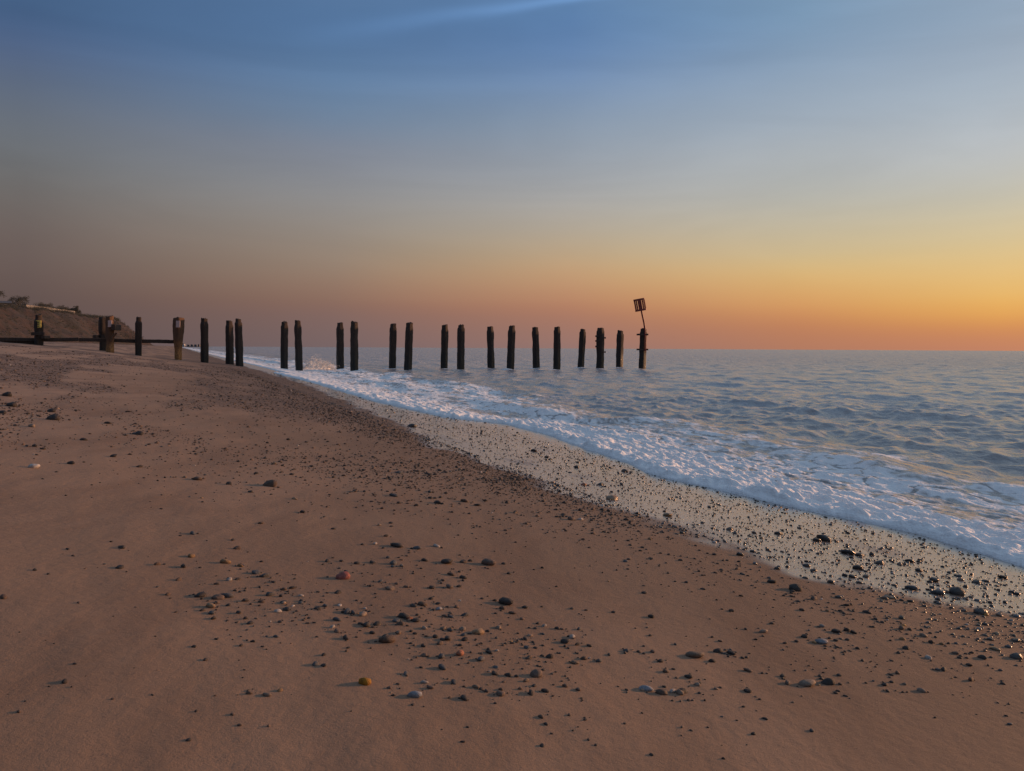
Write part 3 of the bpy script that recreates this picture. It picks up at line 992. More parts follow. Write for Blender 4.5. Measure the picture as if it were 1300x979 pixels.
for i, (px, ty0, Yp, wp, style, grp, lab) in enumerate(POSTS):
    basep = at(px, 445, Yp)
    Xp = basep.x
    ztop = at(px, ty0, Yp).z
    zs = float(sand_h(np.array([Xp]), np.array([Yp]))[0])
    zbot = min(zs, -0.2) - 0.7 if zs < 0.3 else zs - 0.6
    w = wp * Yp / FPX / 1.08
    me = post_mesh(Xp, Yp, zbot, ztop, w, 200 + i * 7, style)
    warm = style in ('flared', 'brace')
    if not lab:
        if grp == NEAR:
            lab = 'dark near-row groyne post standing in open water between the splash and the bolted post'
        else:
            lab = 'dark far-row groyne post standing in open water beyond the splash'
    parts = style in ('sign', 'brace', 'flared', 'bands', 'bolts', 'cleat')
    loc = Vector((Xp, Yp, zbot))
    POST_POS[px] = (loc, ztop, w)
    mat = MWOOD_GLOW if warm else MWOOD
    if not parts:
        o = link('groyne_post', me, None, mat)
        o.location = loc
        if style == 'lean':
            o.rotation_euler.y = R(2.2)
        tag(o, lab, 'post', grp)
        continue
    root = empty('groyne_post', loc)
    tag(root, lab, 'post', grp)
    link('timber', me, root, mat)

    def zz(py):
        return at(px, py, Yp).z - zbot
    m = Yp / FPX                               # metres per photo pixel here
    fr = -w / 2 * 1.2
    if style == 'sign':
        sp = box_obj('sign_plate', (-1.0 * m, 5.5 * m, fr - 0.03, fr - 0.005, zz(416), zz(407)), MYEL, root, bevel=0.008)
        for q in (414.2, 411.6, 409.2):
            box_obj('sign_print', (1.2 * m, 3.4 * m, fr - 0.034, fr - 0.0315, zz(q + 0.7), zz(q - 0.5)), MBLACK, sp)
        box_obj('cross_timber', (-6 * m, 10 * m, fr - 0.10, fr - 0.012, zz(426), zz(422)), MRAIL, root, bevel=0.015)
        box_obj('chock', (6 * m, 11 * m, fr - 0.08, -fr, zz(430), zz(426.3)), MRAIL, root, bevel=0.015)
    if style == 'brace':
        box_obj('sign_plate', (-0.5 * m, 4.6 * m, fr - 0.03, fr - 0.005, zz(415.5), zz(407)), MPINK, root, bevel=0.008)
        box_obj('timber_end', (4.7 * m, 10 * m, fr - 0.12, 0.3, zz(419.5), zz(412)), MRAIL, root, bevel=0.03)
        V_, F_ = [], []
        tube(V_, F_, [Vector((10 * m, fr, zz(423))), Vector((6.5 * m, fr, zz(427))), Vector((3.5 * m, fr, zz(434)))], [0.05, 0.06, 0.06], 8)
        link('prop', py_mesh('prop', V_, F_, True), root, MWOOD_GLOW)
    if style == 'flared':
        box_obj('plate', (0.3 * m, 5.4 * m, fr - 0.06, fr - 0.035, zz(416), zz(407.5)), MPINK, root, bevel=0.008)
    if style == 'cleat':
        box_obj('timber_end', (-8 * m, -3 * m, fr - 0.2, 0.2, zz(431), zz(425.5)), MRAIL, root, bevel=0.03)
    if style == 'bolts':
        for q, side in ((427, -1), (433, -1), (440, -1), (429, 1), (447, 1)):
            V_, F_ = [], []
            tube(V_, F_, [Vector((side * w * 0.3, fr * 0.6, zz(q))), Vector((side * (w * 0.5 + 0.09), fr * 0.6, zz(q)))], [0.03, 0.03], 8)
            tube(V_, F_, [Vector((side * (w * 0.5 + 0.06), fr * 0.6, zz(q))), Vector((side * (w * 0.5 + 0.12), fr * 0.6, zz(q)))], [0.055, 0.055], 6)
            link('bolt', py_mesh('bolt', V_, F_), root, MIRON)
    if style == 'bands':
        for q in (424.8, 443.8):
            bm = bmesh.new()
            h_ = w / 2 * 1.22
            z_ = zz(q)
            bm_box(bm, -h_ - 0.10, h_ + 0.10, -h_ - 0.03, -h_, z_ - 0.05, z_ + 0.05)
            bm_box(bm, -h_ - 0.10, h_ + 0.10, h_, h_ + 0.03, z_ - 0.05, z_ + 0.05)
            bm_box(bm, -h_ - 0.03, -h_, -h_ + 0.002, h_ - 0.002, z_ - 0.047, z_ + 0.047)
            bm_box(bm, h_, h_ + 0.03, -h_ + 0.002, h_ - 0.002, z_ - 0.047, z_ + 0.047)
            me2 = bpy.data.meshes.new('iron_band')
            bm.to_mesh(me2)
            bm.free()
            ib = link('iron_band', me2, root, MIRON)
            for sx in (-1, 1):
                V_, F_ = [], []
                tube(V_, F_, [Vector((sx * (h_ + 0.07), -h_ - 0.07, z_)), Vector((sx * (h_ + 0.07), h_ + 0.07, z_))], [0.02, 0.02], 6)
                link('bolt', py_mesh('bolt', V_, F_), ib, MIRON)

# red can topmark on its bent pole, clamped to the outermost post
Yb = yB(6) - 0.26
mb = Yb / FPX
pb = at(819.2, 444, Yb)
beacon = empty('beacon', pb)
tag(beacon, 'red cage-shaped beacon on a bent pole above the outermost groyne post', 'beacon')
rel_ = lambda px, py: at(px, py, Yb) - pb
V_, F_ = [], []
pl = [rel_(819.2, 446), rel_(819.4, 430), rel_(819.0, 420), rel_(817.6, 410), rel_(815.4, 400), rel_(813.8, 392), rel_(811.6, 380.2)]
tube(V_, F_, pl, [0.055] * 7, 10)
link('pole', py_mesh('pole', V_, F_, True), beacon, MRED)
axis = (pl[-1] - rel_(813.6, 394)).normalized()
cen0 = rel_(813.7, 393.8)
cen1 = rel_(811.3, 380.4)
axis = (cen1 - cen0).normalized()
a1_ = Vector((axis.z, 0, -axis.x)).normalized()
a2_ = axis.cross(a1_) * 0.45
cage = empty('cage', (0, 0, 0))
cage.parent = beacon
rad_c = 0.325
ringpts = 28
for zc_, hh in ((cen0, 0.05), (cen1, 0.05)):
    V_, F_ = [], []
    for k in range(ringpts):
        t = 2 * math.pi * k / ringpts
        dr = a1_ * math.cos(t) + a2_ * math.sin(t)
        for rr, ax_ in ((rad_c + 0.02, -hh), (rad_c + 0.02, hh), (rad_c - 0.02, hh), (rad_c - 0.02, -hh)):
            V_.append(zc_ + dr * rr + axis * ax_)
    for k in range(ringpts):
        k2 = (k + 1) % ringpts
        for q in range(4):
            F_.append((k * 4 + q, k2 * 4 + q, k2 * 4 + (q + 1) % 4, k * 4 + (q + 1) % 4))
    for sp_ in range(2):
        dr = (a1_, a2_)[sp_]
        tube(V_, F_, [zc_ - dr * rad_c, zc_ + dr * rad_c], [0.025, 0.025], 6)
    link('ring', py_mesh('ring', V_, F_), cage, MRED)
for k in range(16):
    t = 2 * math.pi * (k + 0.5) / 16
    dr = a1_ * math.cos(t) + a2_ * math.sin(t)
    tg = a2_ * math.cos(t) - a1_ * math.sin(t)
    V_ = []
    for c0 in (cen0, cen1):
        for so, st in ((-0.008, -0.022), (-0.008, 0.022), (0.008, 0.022), (0.008, -0.022)):
            V_.append(c0 + dr * (rad_c + so) + tg * st)
    F_ = [(0, 1, 5, 4), (1, 2, 6, 5), (2, 3, 7, 6), (3, 0, 4, 7), (0, 3, 2, 1), (4, 5, 6, 7)]
    link('slat', py_mesh('slat', V_, F_), cage, MRED)
V_, F_ = [], []
tube(V_, F_, [cen0 - axis * 0.02, cen1 + axis * 0.02], [0.105, 0.105], 10)
link('core', py_mesh('core', V_, F_, True), cage, MRED)


# ------------------------------------------------------------------ rails of the groyne
def rail(pa, pb_, thick, depth, name, label):
    dv = pb_ - pa
    L_ = dv.length
    bm = bmesh.new()
    nseg_ = 16
    rr = random.Random(label)
    rings = []
    for k in range(nseg_ + 1):
        x = L_ * k / nseg_
        ring = []
        for (yy, zz_) in ((-1, -1), (1, -1), (1, 1), (-1, 1)):
            ring.append(bm.verts.new((x, yy * depth / 2 * (1 + rr.uniform(-.05, .05)), zz_ * thick / 2 * (1 + rr.uniform(-.10, .10)) + 0.01 * math.sin(x * 1.7))))
        rings.append(ring)
    for a, c_ in zip(rings[:-1], rings[1:]):
        for i in range(4):
            bm.faces.new((a[i], c_[i], c_[(i + 1) % 4], a[(i + 1) % 4]))
    bm.faces.new(rings[0])
    bm.faces.new(rings[-1][::-1])
    bmesh.ops.recalc_face_normals(bm, faces=bm.faces[:])
    bmesh.ops.bevel(bm, geom=[e_ for e_ in bm.edges if abs((e_.verts[0].co - e_.verts[1].co).normalized().x) > 0.9], offset=0.012, segments=1, affect='EDGES')
    me = bpy.data.meshes.new(name)
    bm.to_mesh(me)
    bm.free()
    o = link(name, me, None, MRAIL)
    o.location = pa
    o.rotation_euler = Vector((1, 0, 0)).rotation_difference(dv.normalized()).to_euler()
    return tag(o, label, 'timber rail', 'timber rails bolted along the old groyne')


off_ = Vector((0, 0.32, 0))
rp = lambda px, py, nn: at(px, py, yB(nn)) + off_
rail(rp(-40, 431.2, -6.0), rp(95, 431.0, -4.5), 0.17, 0.13, 'groyne_rail', 'dark timber rail running into the sand past the yellow-signed post')
rail(rp(95.6, 431.2, -4.49), rp(176, 433.0, -3.5), 0.17, 0.13, 'groyne_rail', 'dark timber rail behind the braced post, middle of the three rails')
rail(rp(176.5, 433.2, -3.49), rp(226, 434.2, -3), 0.17, 0.13, 'groyne_rail', 'short dark timber rail ending at the wide-headed post')
off_ = Vector((0, 0.36, 0))
rail(rp(-40, 435.0, -6.0), rp(46, 434.6, -5.05), 0.24, 0.10, 'groyne_rail', 'half-buried lower timber board below the rail by the yellow-signed post')

# ------------------------------------------------------------------ splash against the posts
r = np.random.default_rng(6)
sp0 = at(404, 469, 42.2)
un, vn = 110, 26
U_, W_ = np.meshgrid(np.linspace(0, 1, un), np.linspace(0, 1, vn))
crest = (0.46 * np.exp(-((U_ - 0.40) / 0.22) ** 2) + 0.22 * np.exp(-((U_ - 0.72) / 0.18) ** 2) + 0.05) * (1 + 0.30 * perlin(U_ * 9, W_ * 0, 3) + 0.22 * perlin(U_ * 23, W_ * 0, 4))
arc = W_ * math.pi / 2
SX = (U_ - 0.5) * 1.95 + 0.05 * perlin(U_ * 8, W_ * 5, 6)
SY = -0.10 * np.cos(arc) - 0.10 * W_ ** 2 + 0.05 * perlin(U_ * 12, W_ * 6, 7)
SZ = np.sin(arc) ** 1.3 * crest * np.sin(U_ * math.pi) ** 0.4 + 0.06 * np.abs(perlin(U_ * 18, W_ * 9, 8)) * np.sin(arc) + 0.03 * perlin(U_ * 45, W_ * 22, 9) * np.sin(arc) - 0.05
Vm = np.stack([SX, SY, SZ], -1).reshape(-1, 3)
Fq = grid_faces(vn, un)
Fm = np.concatenate([Fq[:, [0, 1, 2]], Fq[:, [0, 2, 3]]])[:, ::-1]
NS = 1500
t = r.beta(1.7, 1.7, NS)
ix = np.clip((t * (un - 1)).astype(int), 0, un - 1)
cx = (t - 0.5) * 1.95 + r.normal(0, 0.05, NS)
cz = np.abs(r.beta(1.2, 1.5, NS)) * crest[0][ix] * 1.35 + 0.03
cy = r.normal(-0.05, 0.20, NS)
sz = r.uniform(0.006, 0.016, NS)
octv = np.array([(1, 0, 0), (-1, 0, 0), (0, 1, 0), (0, -1, 0), (0, 0, 1), (0, 0, -1)], float)
octf = np.array([(0, 2, 4), (2, 1, 4), (1, 3, 4), (3, 0, 4), (2, 0, 5), (1, 2, 5), (3, 1, 5), (0, 3, 5)])
V = (np.stack([cx, cy, cz], -1)[:, None] + octv[None] * sz[:, None, None] * np.array([1.5, 1, 1])).reshape(-1, 3)
F = (octf[None] + (np.arange(NS) * 6)[:, None, None]).reshape(-1, 3)
F = np.concatenate([Fm, F + len(Vm)])
V = np.concatenate([Vm, V])
MSPRAY, n, l, p = mat_new('sea_spray')
p.inputs['Base Color'].default_value = (0.9, 0.88, 0.86, 1)
p.inputs['Roughness'].default_value = 0.5
p.inputs['Transmission Weight'].default_value = 0.0
tr = n.new('ShaderNodeBsdfTranslucent')
tr.inputs['Color'].default_value = (0.95, 0.93, 0.9, 1)
mxs = n.new('ShaderNodeMixShader')
mxs.inputs[0].default_value = 0.62
l.new(p.outputs[0], mxs.inputs[1])
l.new(tr.outputs[0], mxs.inputs[2])
l.new(mxs.outputs[0], n['Material Output'].inputs['Surface'])
o = link('wave_splash', mesh_np('wave_splash', V, F), None, MSPRAY)
o.location = (sp0.x, sp0.y, 0.06)
tag(o, 'burst of white spray thrown up between the groyne posts', 'splash', kind='stuff')

# ------------------------------------------------------------------ pebbles
PAL = {'dark': (0.034, 0.024, 0.019), 'slate': (0.058, 0.058, 0.060), 'brown': (0.095, 0.056, 0.036), 'tan': (0.19, 0.130, 0.090),
       'ochre': (0.22, 0.125, 0.055), 'pale': (0.36, 0.31, 0.27), 'red': (0.20, 0.034, 0.018), 'orange': (0.28, 0.085, 0.032),
       'amber': (0.36, 0.17, 0.022), 'blue': (0.22, 0.225, 0.24)}


def peb_mat(name, c, rough):
    m, n, l, p = mat_new(name)
    b = NB(m)
    oi = b.n.new('ShaderNodeObjectInfo')
    P = b.pos(kind='Object')
    nz = b.noise(P, 1.3, 4, 0.6, 0.4)
    sp = b.noise(P, 9.0, 3, 0.7)
    dk = tuple(v * 0.6 for v in c) + (1,)
    lt = tuple(min(1, v * 1.4) for v in c) + (1,)
    cc = b.mix(b.rng(nz, 0.32, 0.68), dk, lt)
    cc = b.mix(b.math('MULTIPLY', b.rng(sp, 0.5, 0.72), 0.35), cc, tuple(min(1, v * 1.9 + 0.02) for v in c) + (1,))
    hv = b.n.new('ShaderNodeHueSaturation')
    b._in(hv.inputs['Value'], b.rng(oi.outputs['Random'], 0, 1, 0.7, 1.35))
    b._in(hv.inputs['Saturation'], b.rng(oi.outputs['Random'], 0, 1, 1.1, 0.85))
    b._in(hv.inputs['Color'], cc)
    b._in(p.inputs['Base Color'], hv.outputs[0])
    p.inputs['Roughness'].default_value = rough
    l.new(b.bump(sp, 0.35, 0.15), p.inputs['Normal'])
    return m


def ico(sub):
    bm = bmesh.new()
    bmesh.ops.create_icosphere(bm, subdivisions=sub, radius=1.0)
    v = np.array([q.co[:] for q in bm.verts])
    f = np.array([[q.index for q in fc.verts] for fc in bm.faces])
    bm.free()
    return v, f


ico1, ico2, ico3 = ico(1), ico(2), ico(3)


def lump_shape(v, seed, facet=0.0):
    r = np.random.default_rng(seed)
    s = np.array([1.0, r.uniform(0.55, 0.92), r.uniform(0.40, 0.74)])
    d = np.ones(len(v))
    for k in range(8):
        ax_ = r.normal(0, 1, 3)
        ax_ /= np.linalg.norm(ax_)
        dt = v @ ax_
        d = np.minimum(d, np.where(dt > 0.05, r.uniform(0.56, 0.90) / np.maximum(dt, 0.05), 9))      # worn flats
    d *= 1 + 0.12 * perlin(v[:, 0] * 1.5 + seed, v[:, 1] * 1.5 + v[:, 2]) + 0.05 * perlin(v[:, 2] * 2.3 + seed, v[:, 0] * 2.3 - v[:, 1], 4)
    q = v * d[:, None] * s
    q[:, 2] = np.where(q[:, 2] < 0, q[:, 2] * 0.8, q[:, 2])
    return q


NSH = 10
SHAPES = [lump_shape(ico3[0] if False else ico2[0], 500 + k) for k in range(NSH)]
PMESH = {}


def pebble_mesh(colour, k, wetp):
    key = (colour, k, wetp)
    if key not in PMESH:
        mk = ('m', colour, wetp)
        if mk not in PMESH:
            PMESH[mk] = peb_mat(('wet_' if wetp else '') + colour + '_stone', PAL[colour], 0.28 if wetp else 0.72)
        me = mesh_np('pebble', SHAPES[k], ico2[1])
        me.materials.append(PMESH[mk])
        PMESH[key] = me
    return PMESH[key]


# hand-read pebbles: picture column, row, width in pixels, colour
HAND = '''
82 866 10 dark|316 881 8 brown|356 877 8 ochre|411 832 7 dark|401 844 10 slate|5 759 10 brown|44 724 5 dark|93 706 5 brown|155 696 8 dark
152 721 9 dark|141 688 4 dark|200 717 8 brown|233 720 10 dark|245 678 9 slate|243 707 10 ochre|286 715 12 ochre|305 719 8 ochre|301 697 8 brown
296 686 6 dark|325 728 11 slate|336 732 11 slate|291 737 7 pale|275 742 7 dark|277 760 13 brown|288 758 16 slate|311 763 9 dark|343 756 11 slate
254 757 13 dark|267 771 12 ochre|268 779 10 slate|371 747 9 dark|360 749 8 brown|382 757 7 pale|360 765 8 slate|372 770 5 pale|353 777 10 pale
436 734 18 red|429 753 9 dark|416 713 8 dark|412 770 9 slate|403 773 8 dark|431 769 6 pale|441 778 13 slate|428 802 9 brown|439 811 11 dark
331 665 7 brown|423 672 6 dark|504 694 17 dark|529 697 12 slate|554 694 8 pale|476 691 6 pale|481 667 6 tan|490 681 7 dark|567 715 18 dark
588 714 9 brown|620 717 18 brown|500 716 10 slate|510 719 9 tan|539 712 9 dark|453 716 9 dark|483 739 8 slate|495 748 11 tan|573 730 10 brown
588 734 9 dark|571 746 11 brown|548 747 9 dark|583 745 8 dark|642 767 19 dark|650 779 10 brown|628 763 6 dark|666 772 8 dark|726 773 7 brown
744 775 5 dark|536 768 11 brown|525 770 10 dark|556 767 8 dark|557 774 9 blue|568 771 6 dark|579 771 7 brown|512 784 17 dark|520 787 9 orange
527 789 11 dark|503 789 10 slate|508 793 9 brown|565 783 9 brown|573 784 9 slate|590 782 12 slate|460 781 12 tan|448 779 10 slate|437 778 9 dark
463 773 5 pale|465 795 12 dark|479 793 10 dark|458 793 8 dark|506 804 11 tan|472 804 9 dark|527 805 6 dark|539 798 8 tan|562 799 9 tan
571 801 10 slate|587 800 9 tan|607 804 15 ochre|619 802 6 dark|491 814 20 brown|553 809 10 dark|568 812 13 dark|590 813 9 dark|667 812 8 dark
669 823 9 slate|672 835 8 brown|698 835 10 dark|717 816 14 dark|733 819 8 dark|713 799 6 brown|729 842 12 tan|741 837 9 brown|760 840 9 slate
538 833 8 brown|560 835 12 slate|584 831 11 orange|621 829 11 dark|610 838 13 slate|561 849 12 slate|515 856 10 slate|463 868 16 amber|505 869 6 brown
494 874 6 brown|539 867 10 pale|576 867 12 slate|546 874 9 brown|527 884 18 blue|590 887 14 dark|617 878 8 dark|635 882 12 brown|645 858 9 dark
681 858 16 brown|640 866 6 brown|692 878 10 dark|674 881 13 dark|734 876 9 brown|820 876 18 blue|840 881 15 brown|863 881 12 tan|845 853 9 brown
838 840 9 dark|828 828 8 brown|795 827 8 slate|882 834 22 tan|904 840 9 dark|912 828 13 dark|928 830 12 dark|969 803 12 tan|980 740 11 dark
1010 749 15 dark|1021 809 8 dark|1043 816 15 blue|1062 803 11 dark|1075 801 9 dark|941 757 6 dark|929 776 7 brown|980 792 6 brown|1018 775 7 dark
1033 761 8 brown|1025 870 20 tan|1051 868 15 dark|950 852 11 brown|949 878 10 dark|1000 868 10 brown|874 860 11 dark|886 870 8 tan|909 875 6 tan
866 879 12 dark|1170 878 10 tan|1198 851 10 dark|1233 864 9 brown|1148 869 6 tan|1139 855 6 brown|1127 878 6 dark|1151 824 10 dark|1172 808 8 tan
1182 816 7 dark|1179 836 8 pale|1213 830 7 brown|1247 836 9 dark|1230 845 7 dark|1264 825 11 ochre|1291 836 14 dark|1290 814 10 dark|1266 805 9 ochre
1245 779 14 dark|1251 781 8 amber|1148 795 5 amber|1132 760 9 ochre|1047 686 17 dark|1077 703 15 dark|1092 706 10 brown|1155 713 9 dark|1082 733 8 dark
1089 722 12 dark|1186 738 13 dark|1158 748 14 slate|1191 754 14 slate|1215 754 16 dark|1240 740 10 dark|1273 734 10 dark|1167 725 10 slate|1104 747 7 dark
1118 716 11 dark|1024 719 9 dark|927 673 10 brown|988 678 10 dark|1037 687 9 dark|1062 688 6 dark|1107 705 6 dark|1054 740 9 dark
507 601 9 slate|500 630 12 slate|590 637 10 brown|606 642 9 dark|555 639 11 dark|523 542 12 dark|694 581 6 dark|678 573 8 dark|732 594 8 dark
793 599 9 brown|763 616 9 dark|765 648 7 dark|725 660 11 brown|777 634 16 ochre|847 655 13 ochre|741 616 8 orange|69 533 14 dark|41 542 8 tan
16 516 12 dark|3 525 8 dark|65 523 10 dark|137 538 8 dark|176 552 10 dark|44 567 8 dark|106 559 8 dark|144 580 9 dark|43 594 11 pale|90 589 8 dark
177 593 8 dark|250 609 12 brown|343 617 16 brown|318 625 6 dark|291 615 7 dark|374 634 8 ochre|384 651 7 dark|10 503 10 dark|163 523 6 dark
'''
UNIQUE = {(436, 734): 'rounded brick-red pebble, the reddest stone on the sand',
          (520, 787): 'small orange pebble wedged between dark pebbles in the middle of the shingle cluster',
          (584, 831): 'orange-brown pebble lying alone below the shingle cluster',
          (741, 616): 'small orange pebble on the shiny wet sand',
          (463, 868): 'bright amber-yellow pebble lying alone on the smooth sand',
          (1251, 781): 'glowing amber pebble tucked against a dark pebble by the wet strip',
          (1148, 795): 'tiny amber pebble lying alone near the wet strip',
          (882, 834): 'large flat grey-tan slab of stone, biggest on the sand towards the sea',
          (1025, 870): 'long tan slab of stone tilted on the sand beside a dark pebble',
          (820, 876): 'smooth pale blue-grey pebble beside a brown one',
          (527, 884): 'round blue-grey pebble below the shingle cluster',
          (1043, 816): 'flat blue-grey pebble lying alone on sand near two dark pebbles',
          (557, 774): 'small blue-grey pebble inside the shingle cluster',
          (491, 814): 'large smooth brown pebble at the edge of the shingle cluster',
          (642, 767): 'big dark lumpy pebble standing apart with small stones in its lee',
          (504, 694): 'big round dark pebble above the shingle cluster, beside a slate one',
          (343, 617): 'large brown pebble lying apart on the upper sand'}
WORDS = {'dark': 'nearly black', 'slate': 'slate-grey', 'brown': 'plain brown', 'tan': 'light tan', 'ochre': 'ochre-yellow', 'pale': 'whitish'}
items = []
for ch in HAND.replace('\n', '|').split('|'):
    if ch.strip():
        a = ch.split()
        items.append((float(a[0]), float(a[1]), float(a[2]), a[3]))
hx, hy, _ = on_sand(np.array([i[0] for i in items]), np.array([i[1] for i in items]))
rr = random.Random(9)
taken = []
NICK = {(436, 734): 'brick-red pebble', (520, 787): 'orange pebble of the cluster', (584, 831): 'orange-brown pebble', (463, 868): 'amber-yellow pebble',
        (1251, 781): 'glowing amber pebble', (882, 834): 'large grey-tan slab', (1025, 870): 'tilted tan slab', (820, 876): 'pale blue-grey pebble',
        (527, 884): 'round blue-grey pebble', (1043, 816): 'flat blue-grey pebble', (491, 814): 'large smooth brown pebble', (642, 767): 'big dark lumpy pebble',
        (504, 694): 'big round dark pebble', (343, 617): 'large brown pebble'}
_lx, _ly, _ = on_sand(np.array([k[0] for k in NICK], float), np.array([k[1] for k in NICK], float))
LAND = [(float(a_), float(b_), n_) for a_, b_, n_ in zip(_lx, _ly, NICK.values())]


def place_pebble(x, y, w, colour, label=None):
    s_, d_ = shore(np.array([x]), np.array([y]))
    wetp = bool(d_[0] < 2.05)
    o = bpy.data.objects.new('pebble', pebble_mesh(colour, rr.randrange(NSH), wetp))
    col.objects.link(o)
    z = float(sand_h(np.array([x]), np.array([y]))[0])
    k = w / 1.85
    hk = k * rr.uniform(0.85, 1.1)
    if (label and ('flat' in label or 'slab' in label)) or (colour == 'ochre' and wetp):
        hk = k * 0.7
    o.scale = (k, k * rr.uniform(0.85, 1.1), hk)
    o.rotation_euler = (rr.uniform(-0.18, 0.18), rr.uniform(-0.18, 0.18), rr.uniform(0, 6.28) if w < 0.03 else rr.uniform(-0.5, 0.5))
    o.location = (x, y, z + hk * 0.16)
    if label:
        tag(o, label, 'pebble', 'pebbles on the beach')
    else:
        size = 'tiny' if w < 0.011 else ('small' if w < 0.019 else ('middling' if w < 0.03 else 'large'))
        if wetp:
            q = float(d_[0]) / float(wet_off(s_)[0])
            place = 'close to the foam' if q < 0.42 else ('in the middle' if q < 0.75 else 'along the sandy edge')
            place = place + ' of the shiny wet strip' if q >= 0.42 else 'on the shiny wet strip close to the foam'
        else:
            best = min(LAND, key=lambda t: (t[0] - x) ** 2 + (t[1] - y) ** 2)
            dd = math.hypot(best[0] - x, best[1] - y)
            if dd < 0.16:
                place = 'right beside the ' + best[2]
            elif dd < 0.5:
                place = 'a short way from the ' + best[2]
            elif d_[0] < 2.9:
                place = 'on the sand bordering the wet strip'
            elif y > 5:
                place = 'on the sand up towards the groyne'
            else:
                place = 'alone on smooth sand away from the others'
        tag(o, size + ' ' + WORDS[colour] + ' pebble ' + place, 'pebble', 'pebbles ' + place)
    taken.append((x, y, w))


for (px, py, wp, colour), x, y in zip(items, hx, hy):
    dist = math.hypot(x, y)
    lab = UNIQUE.get((int(px), int(py)))
    place_pebble(float(x), float(y), wp * dist / FPX * 1.08, {'red': 'red'}.get(colour, colour), lab)

# the rest of the stones: too many to count
r = np.random.default_rng(21)
NC = 380000
rad_ = np.exp(r.uniform(math.log(1.4), math.log(34.0), NC))
aa = np.radians(r.uniform(-46, 46, NC))
x, y = np.sin(aa) * rad_, np.cos(aa) * rad_
s_, d_ = shore(x, y)
dens = shingle_density(s_, d_)
spots = np.array([(500, 785, 0.30, 0.9), (560, 800, 0.32, 0.7), (460, 775, 0.25, 0.8), (330, 750, 0.25, 0.45), (930, 835, 0.3, 0.35), (860, 875, 0.3, 0.4), (580, 720, 0.35, 0.3),
                  (1190, 780, 0.35, 0.5), (1250, 800, 0.35, 0.6), (640, 870, 0.35, 0.3), (540, 745, 0.3, 0.4), (700, 640, 0.9, 0.35), (600, 615, 1.2, 0.5)])
cxs, cys, _ = on_sand(spots[:, 0], spots[:, 1])
bgd = 0.03 + 0.10 * sstep(2.5, 7, y) * (0.3 + sstep(-0.1, 0.5, fbm(x * 0.5, y * 0.25, 3, 66))) + 0.03 * sstep(0.1, 0.6, fbm(x * 0.8, y * 0.8, 3, 61))
bgd = bgd * (0.25 + 0.75 * sstep(-1.4, -0.3, x + 0.25 * (y - 2)))       # clean sand by the viewer's left
for (cx_, cy_, (q0, q1, sr, wt)) in zip(cxs, cys, spots):
    bgd = np.maximum(bgd, wt * np.exp(-((x - cx_) ** 2 + (y - cy_) ** 2) / sr ** 2))
dens = np.clip(np.maximum(dens * (0.25 + 0.75 * sstep(1.9, 1.2, d_) + 0.6 * np.exp(-((d_ - 2.15) / 0.45) ** 2)), bgd), 0, 1)
dens = dens * (1 - 0.8 * (1 - sstep(-0.15, 0.25, fbm(x * 1.6, y * 1.1, 3, 67))) * (1 - sstep(3.0, 6.0, rad_)) * (d_ > 1.9))
dens = dens * np.where(d_ < 1.9, 0.95, 0.38 + 2.6 * sstep(3.0, 6.0, rad_))
acc = (r.random(NC) < dens * 0.44) & (d_ > 0.02 + edge_off(s_)) & (d_ < 13)
x, y, d_, s_, rad_ = x[acc], y[acc], d_[acc], s_[acc], rad_[acc]
N = len(x)
w = np.exp(r.normal(math.log(0.0085), 0.48, N))
w = np.clip(w, 0.004, 0.030) * np.interp(rad_, [1.5, 4, 12, 34], [0.8, 1.12, 2.0, 3.4]) * np.where(d_ < 1.9, 0.88, 1.0)
sx_, sy_, sw_ = [], [], []
for (px, py, wp, colour), hx_, hy_ in zip(items, hx, hy):
    w0_ = wp * math.hypot(hx_, hy_) / FPX
    for q in range(rr.choice([0, 1, 2, 3, 5]) if wp >= 8 else rr.choice([0, 0, 1, 2])):
        sx_.append(hx_ + rr.gauss(0, 1.0) * w0_ * 1.3 + rr.choice([-1, 1]) * w0_ * 0.5)
        sy_.append(hy_ + rr.gauss(0, 1.0) * w0_ * 1.0)
        sw_.append(w0_ * rr.uniform(0.16, 0.45))
x, y, w = np.concatenate([x, sx_]), np.concatenate([y, sy_]), np.concatenate([w, sw_])
s_, d_ = shore(x, y)
rad_ = np.hypot(x, y)
wetm = d_ < 2.05
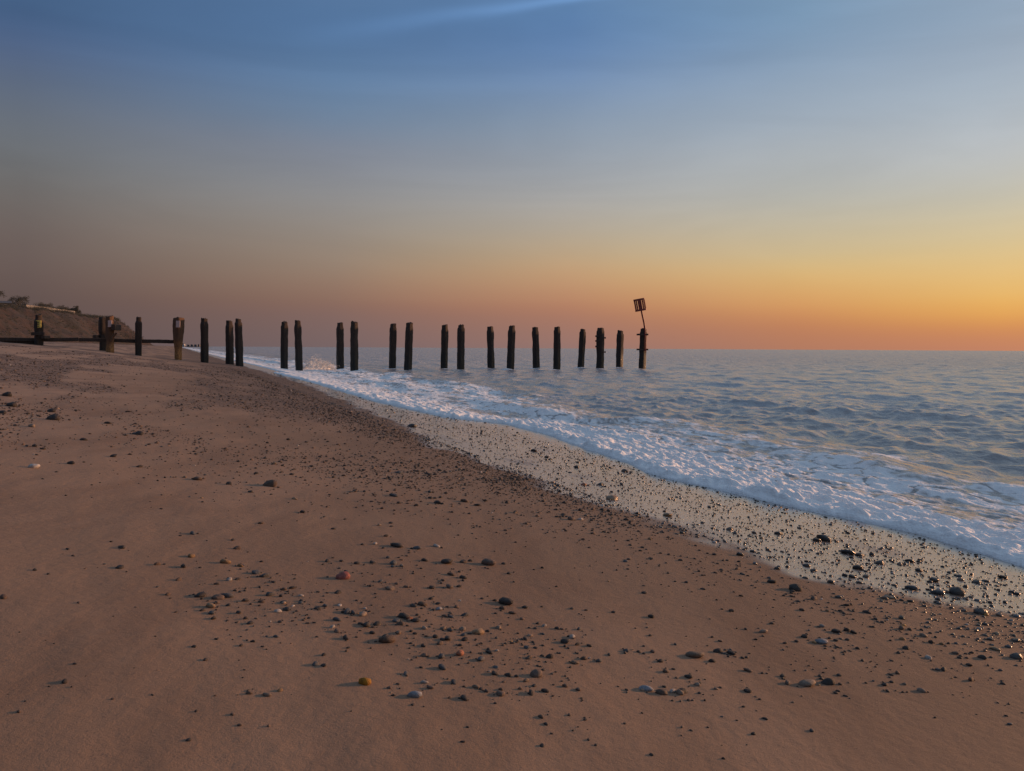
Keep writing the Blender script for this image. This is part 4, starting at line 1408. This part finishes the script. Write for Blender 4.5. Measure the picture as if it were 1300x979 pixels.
# the largest of these in view stand singly too, up to 300 in all
appar = w / rad_ * (np.abs(np.degrees(np.arctan2(x, y))) < 31) * (y > 1.55)
order = np.argsort(-appar)
NEXT = max(0, 298 - len(items))
single = order[:NEXT]
cl = ['dark', 'dark', 'dark', 'brown', 'brown', 'slate', 'tan', 'pale']
for q in single:
    place_pebble(float(x[q]), float(y[q]), float(w[q]), cl[rr.randrange(8)] if not wetm[q] else cl[rr.randrange(6)])
rest = np.ones(len(x), bool)
rest[single] = False
x, y, w, rad_, wetm = x[rest], y[rest], w[rest], rad_[rest], wetm[rest]
z = sand_h(x, y)
palr = np.array([PAL['dark'], PAL['dark'], PAL['brown'], PAL['brown'], PAL['slate'], PAL['tan'], PAL['ochre'], PAL['pale']])
prob = np.array([0.42, 0.20, 0.16, 0.06, 0.09, 0.04, 0.02, 0.01])


def stones(name, sel, geo, label, rough, seed):
    r = np.random.default_rng(seed)
    gv, gf = geo
    vars_ = np.stack([lump_shape(gv, 900 + k) for k in range(16)])
    n_ = int(sel.sum())
    k = r.integers(0, 16, n_)
    q = vars_[k]
    ang = r.uniform(0, 2 * math.pi, n_)
    c_, s2 = np.cos(ang)[:, None], np.sin(ang)[:, None]
    q = np.stack([q[..., 0] * c_ - q[..., 1] * s2, q[..., 0] * s2 + q[..., 1] * c_, q[..., 2]], -1)
    ww = w[sel] / 1.85
    q = q * ww[:, None, None]
    q = q + np.stack([x[sel], y[sel], z[sel] + ww * 0.14], -1)[:, None]
    nv = len(gv)
    F = (gf[None] + (np.arange(n_) * nv)[:, None, None]).reshape(-1, 3)
    me = mesh_np(name, q.reshape(-1, 3), F)
    cc = palr[r.choice(8, n_, p=prob)] * r.uniform(0.6, 1.4, (n_, 1))
    attr_col(me, 'stone', np.repeat(cc, nv, 0))
    m, n2, l2, p2 = mat_new(name)
    b2 = NB(m)
    b2._in(p2.inputs['Base Color'], b2.attr('stone', 'Color'))
    p2.inputs['Roughness'].default_value = rough
    l2.new(b2.bump(b2.noise(b2.pos(), 400, 3), 0.3, 0.002), p2.inputs['Normal'])
    o = link(name, me, None, m)
    tag(o, label, 'shingle', kind='stuff')
    return n_


near_ = (rad_ < 4.2)
n1 = stones('dry_shingle', ~wetm & near_, ico2, 'small stones strewn over the matt brown sand in the foreground', 0.75, 1)
n1 += stones('dry_shingle', ~wetm & ~near_, ico1, 'small stones strewn over the matt brown sand towards the groyne', 0.75, 3)
n2_ = stones('wet_shingle', wetm & near_, ico2, 'small dark stones peppering the wide near end of the shiny wet strip', 0.3, 2)
n2_ += stones('wet_shingle', wetm & ~near_, ico1, 'small dark stones peppering the far narrow end of the shiny wet strip', 0.3, 4)
print('PEBBLES single', len(items) + len(single), 'dry', n1, 'wet', n2_)
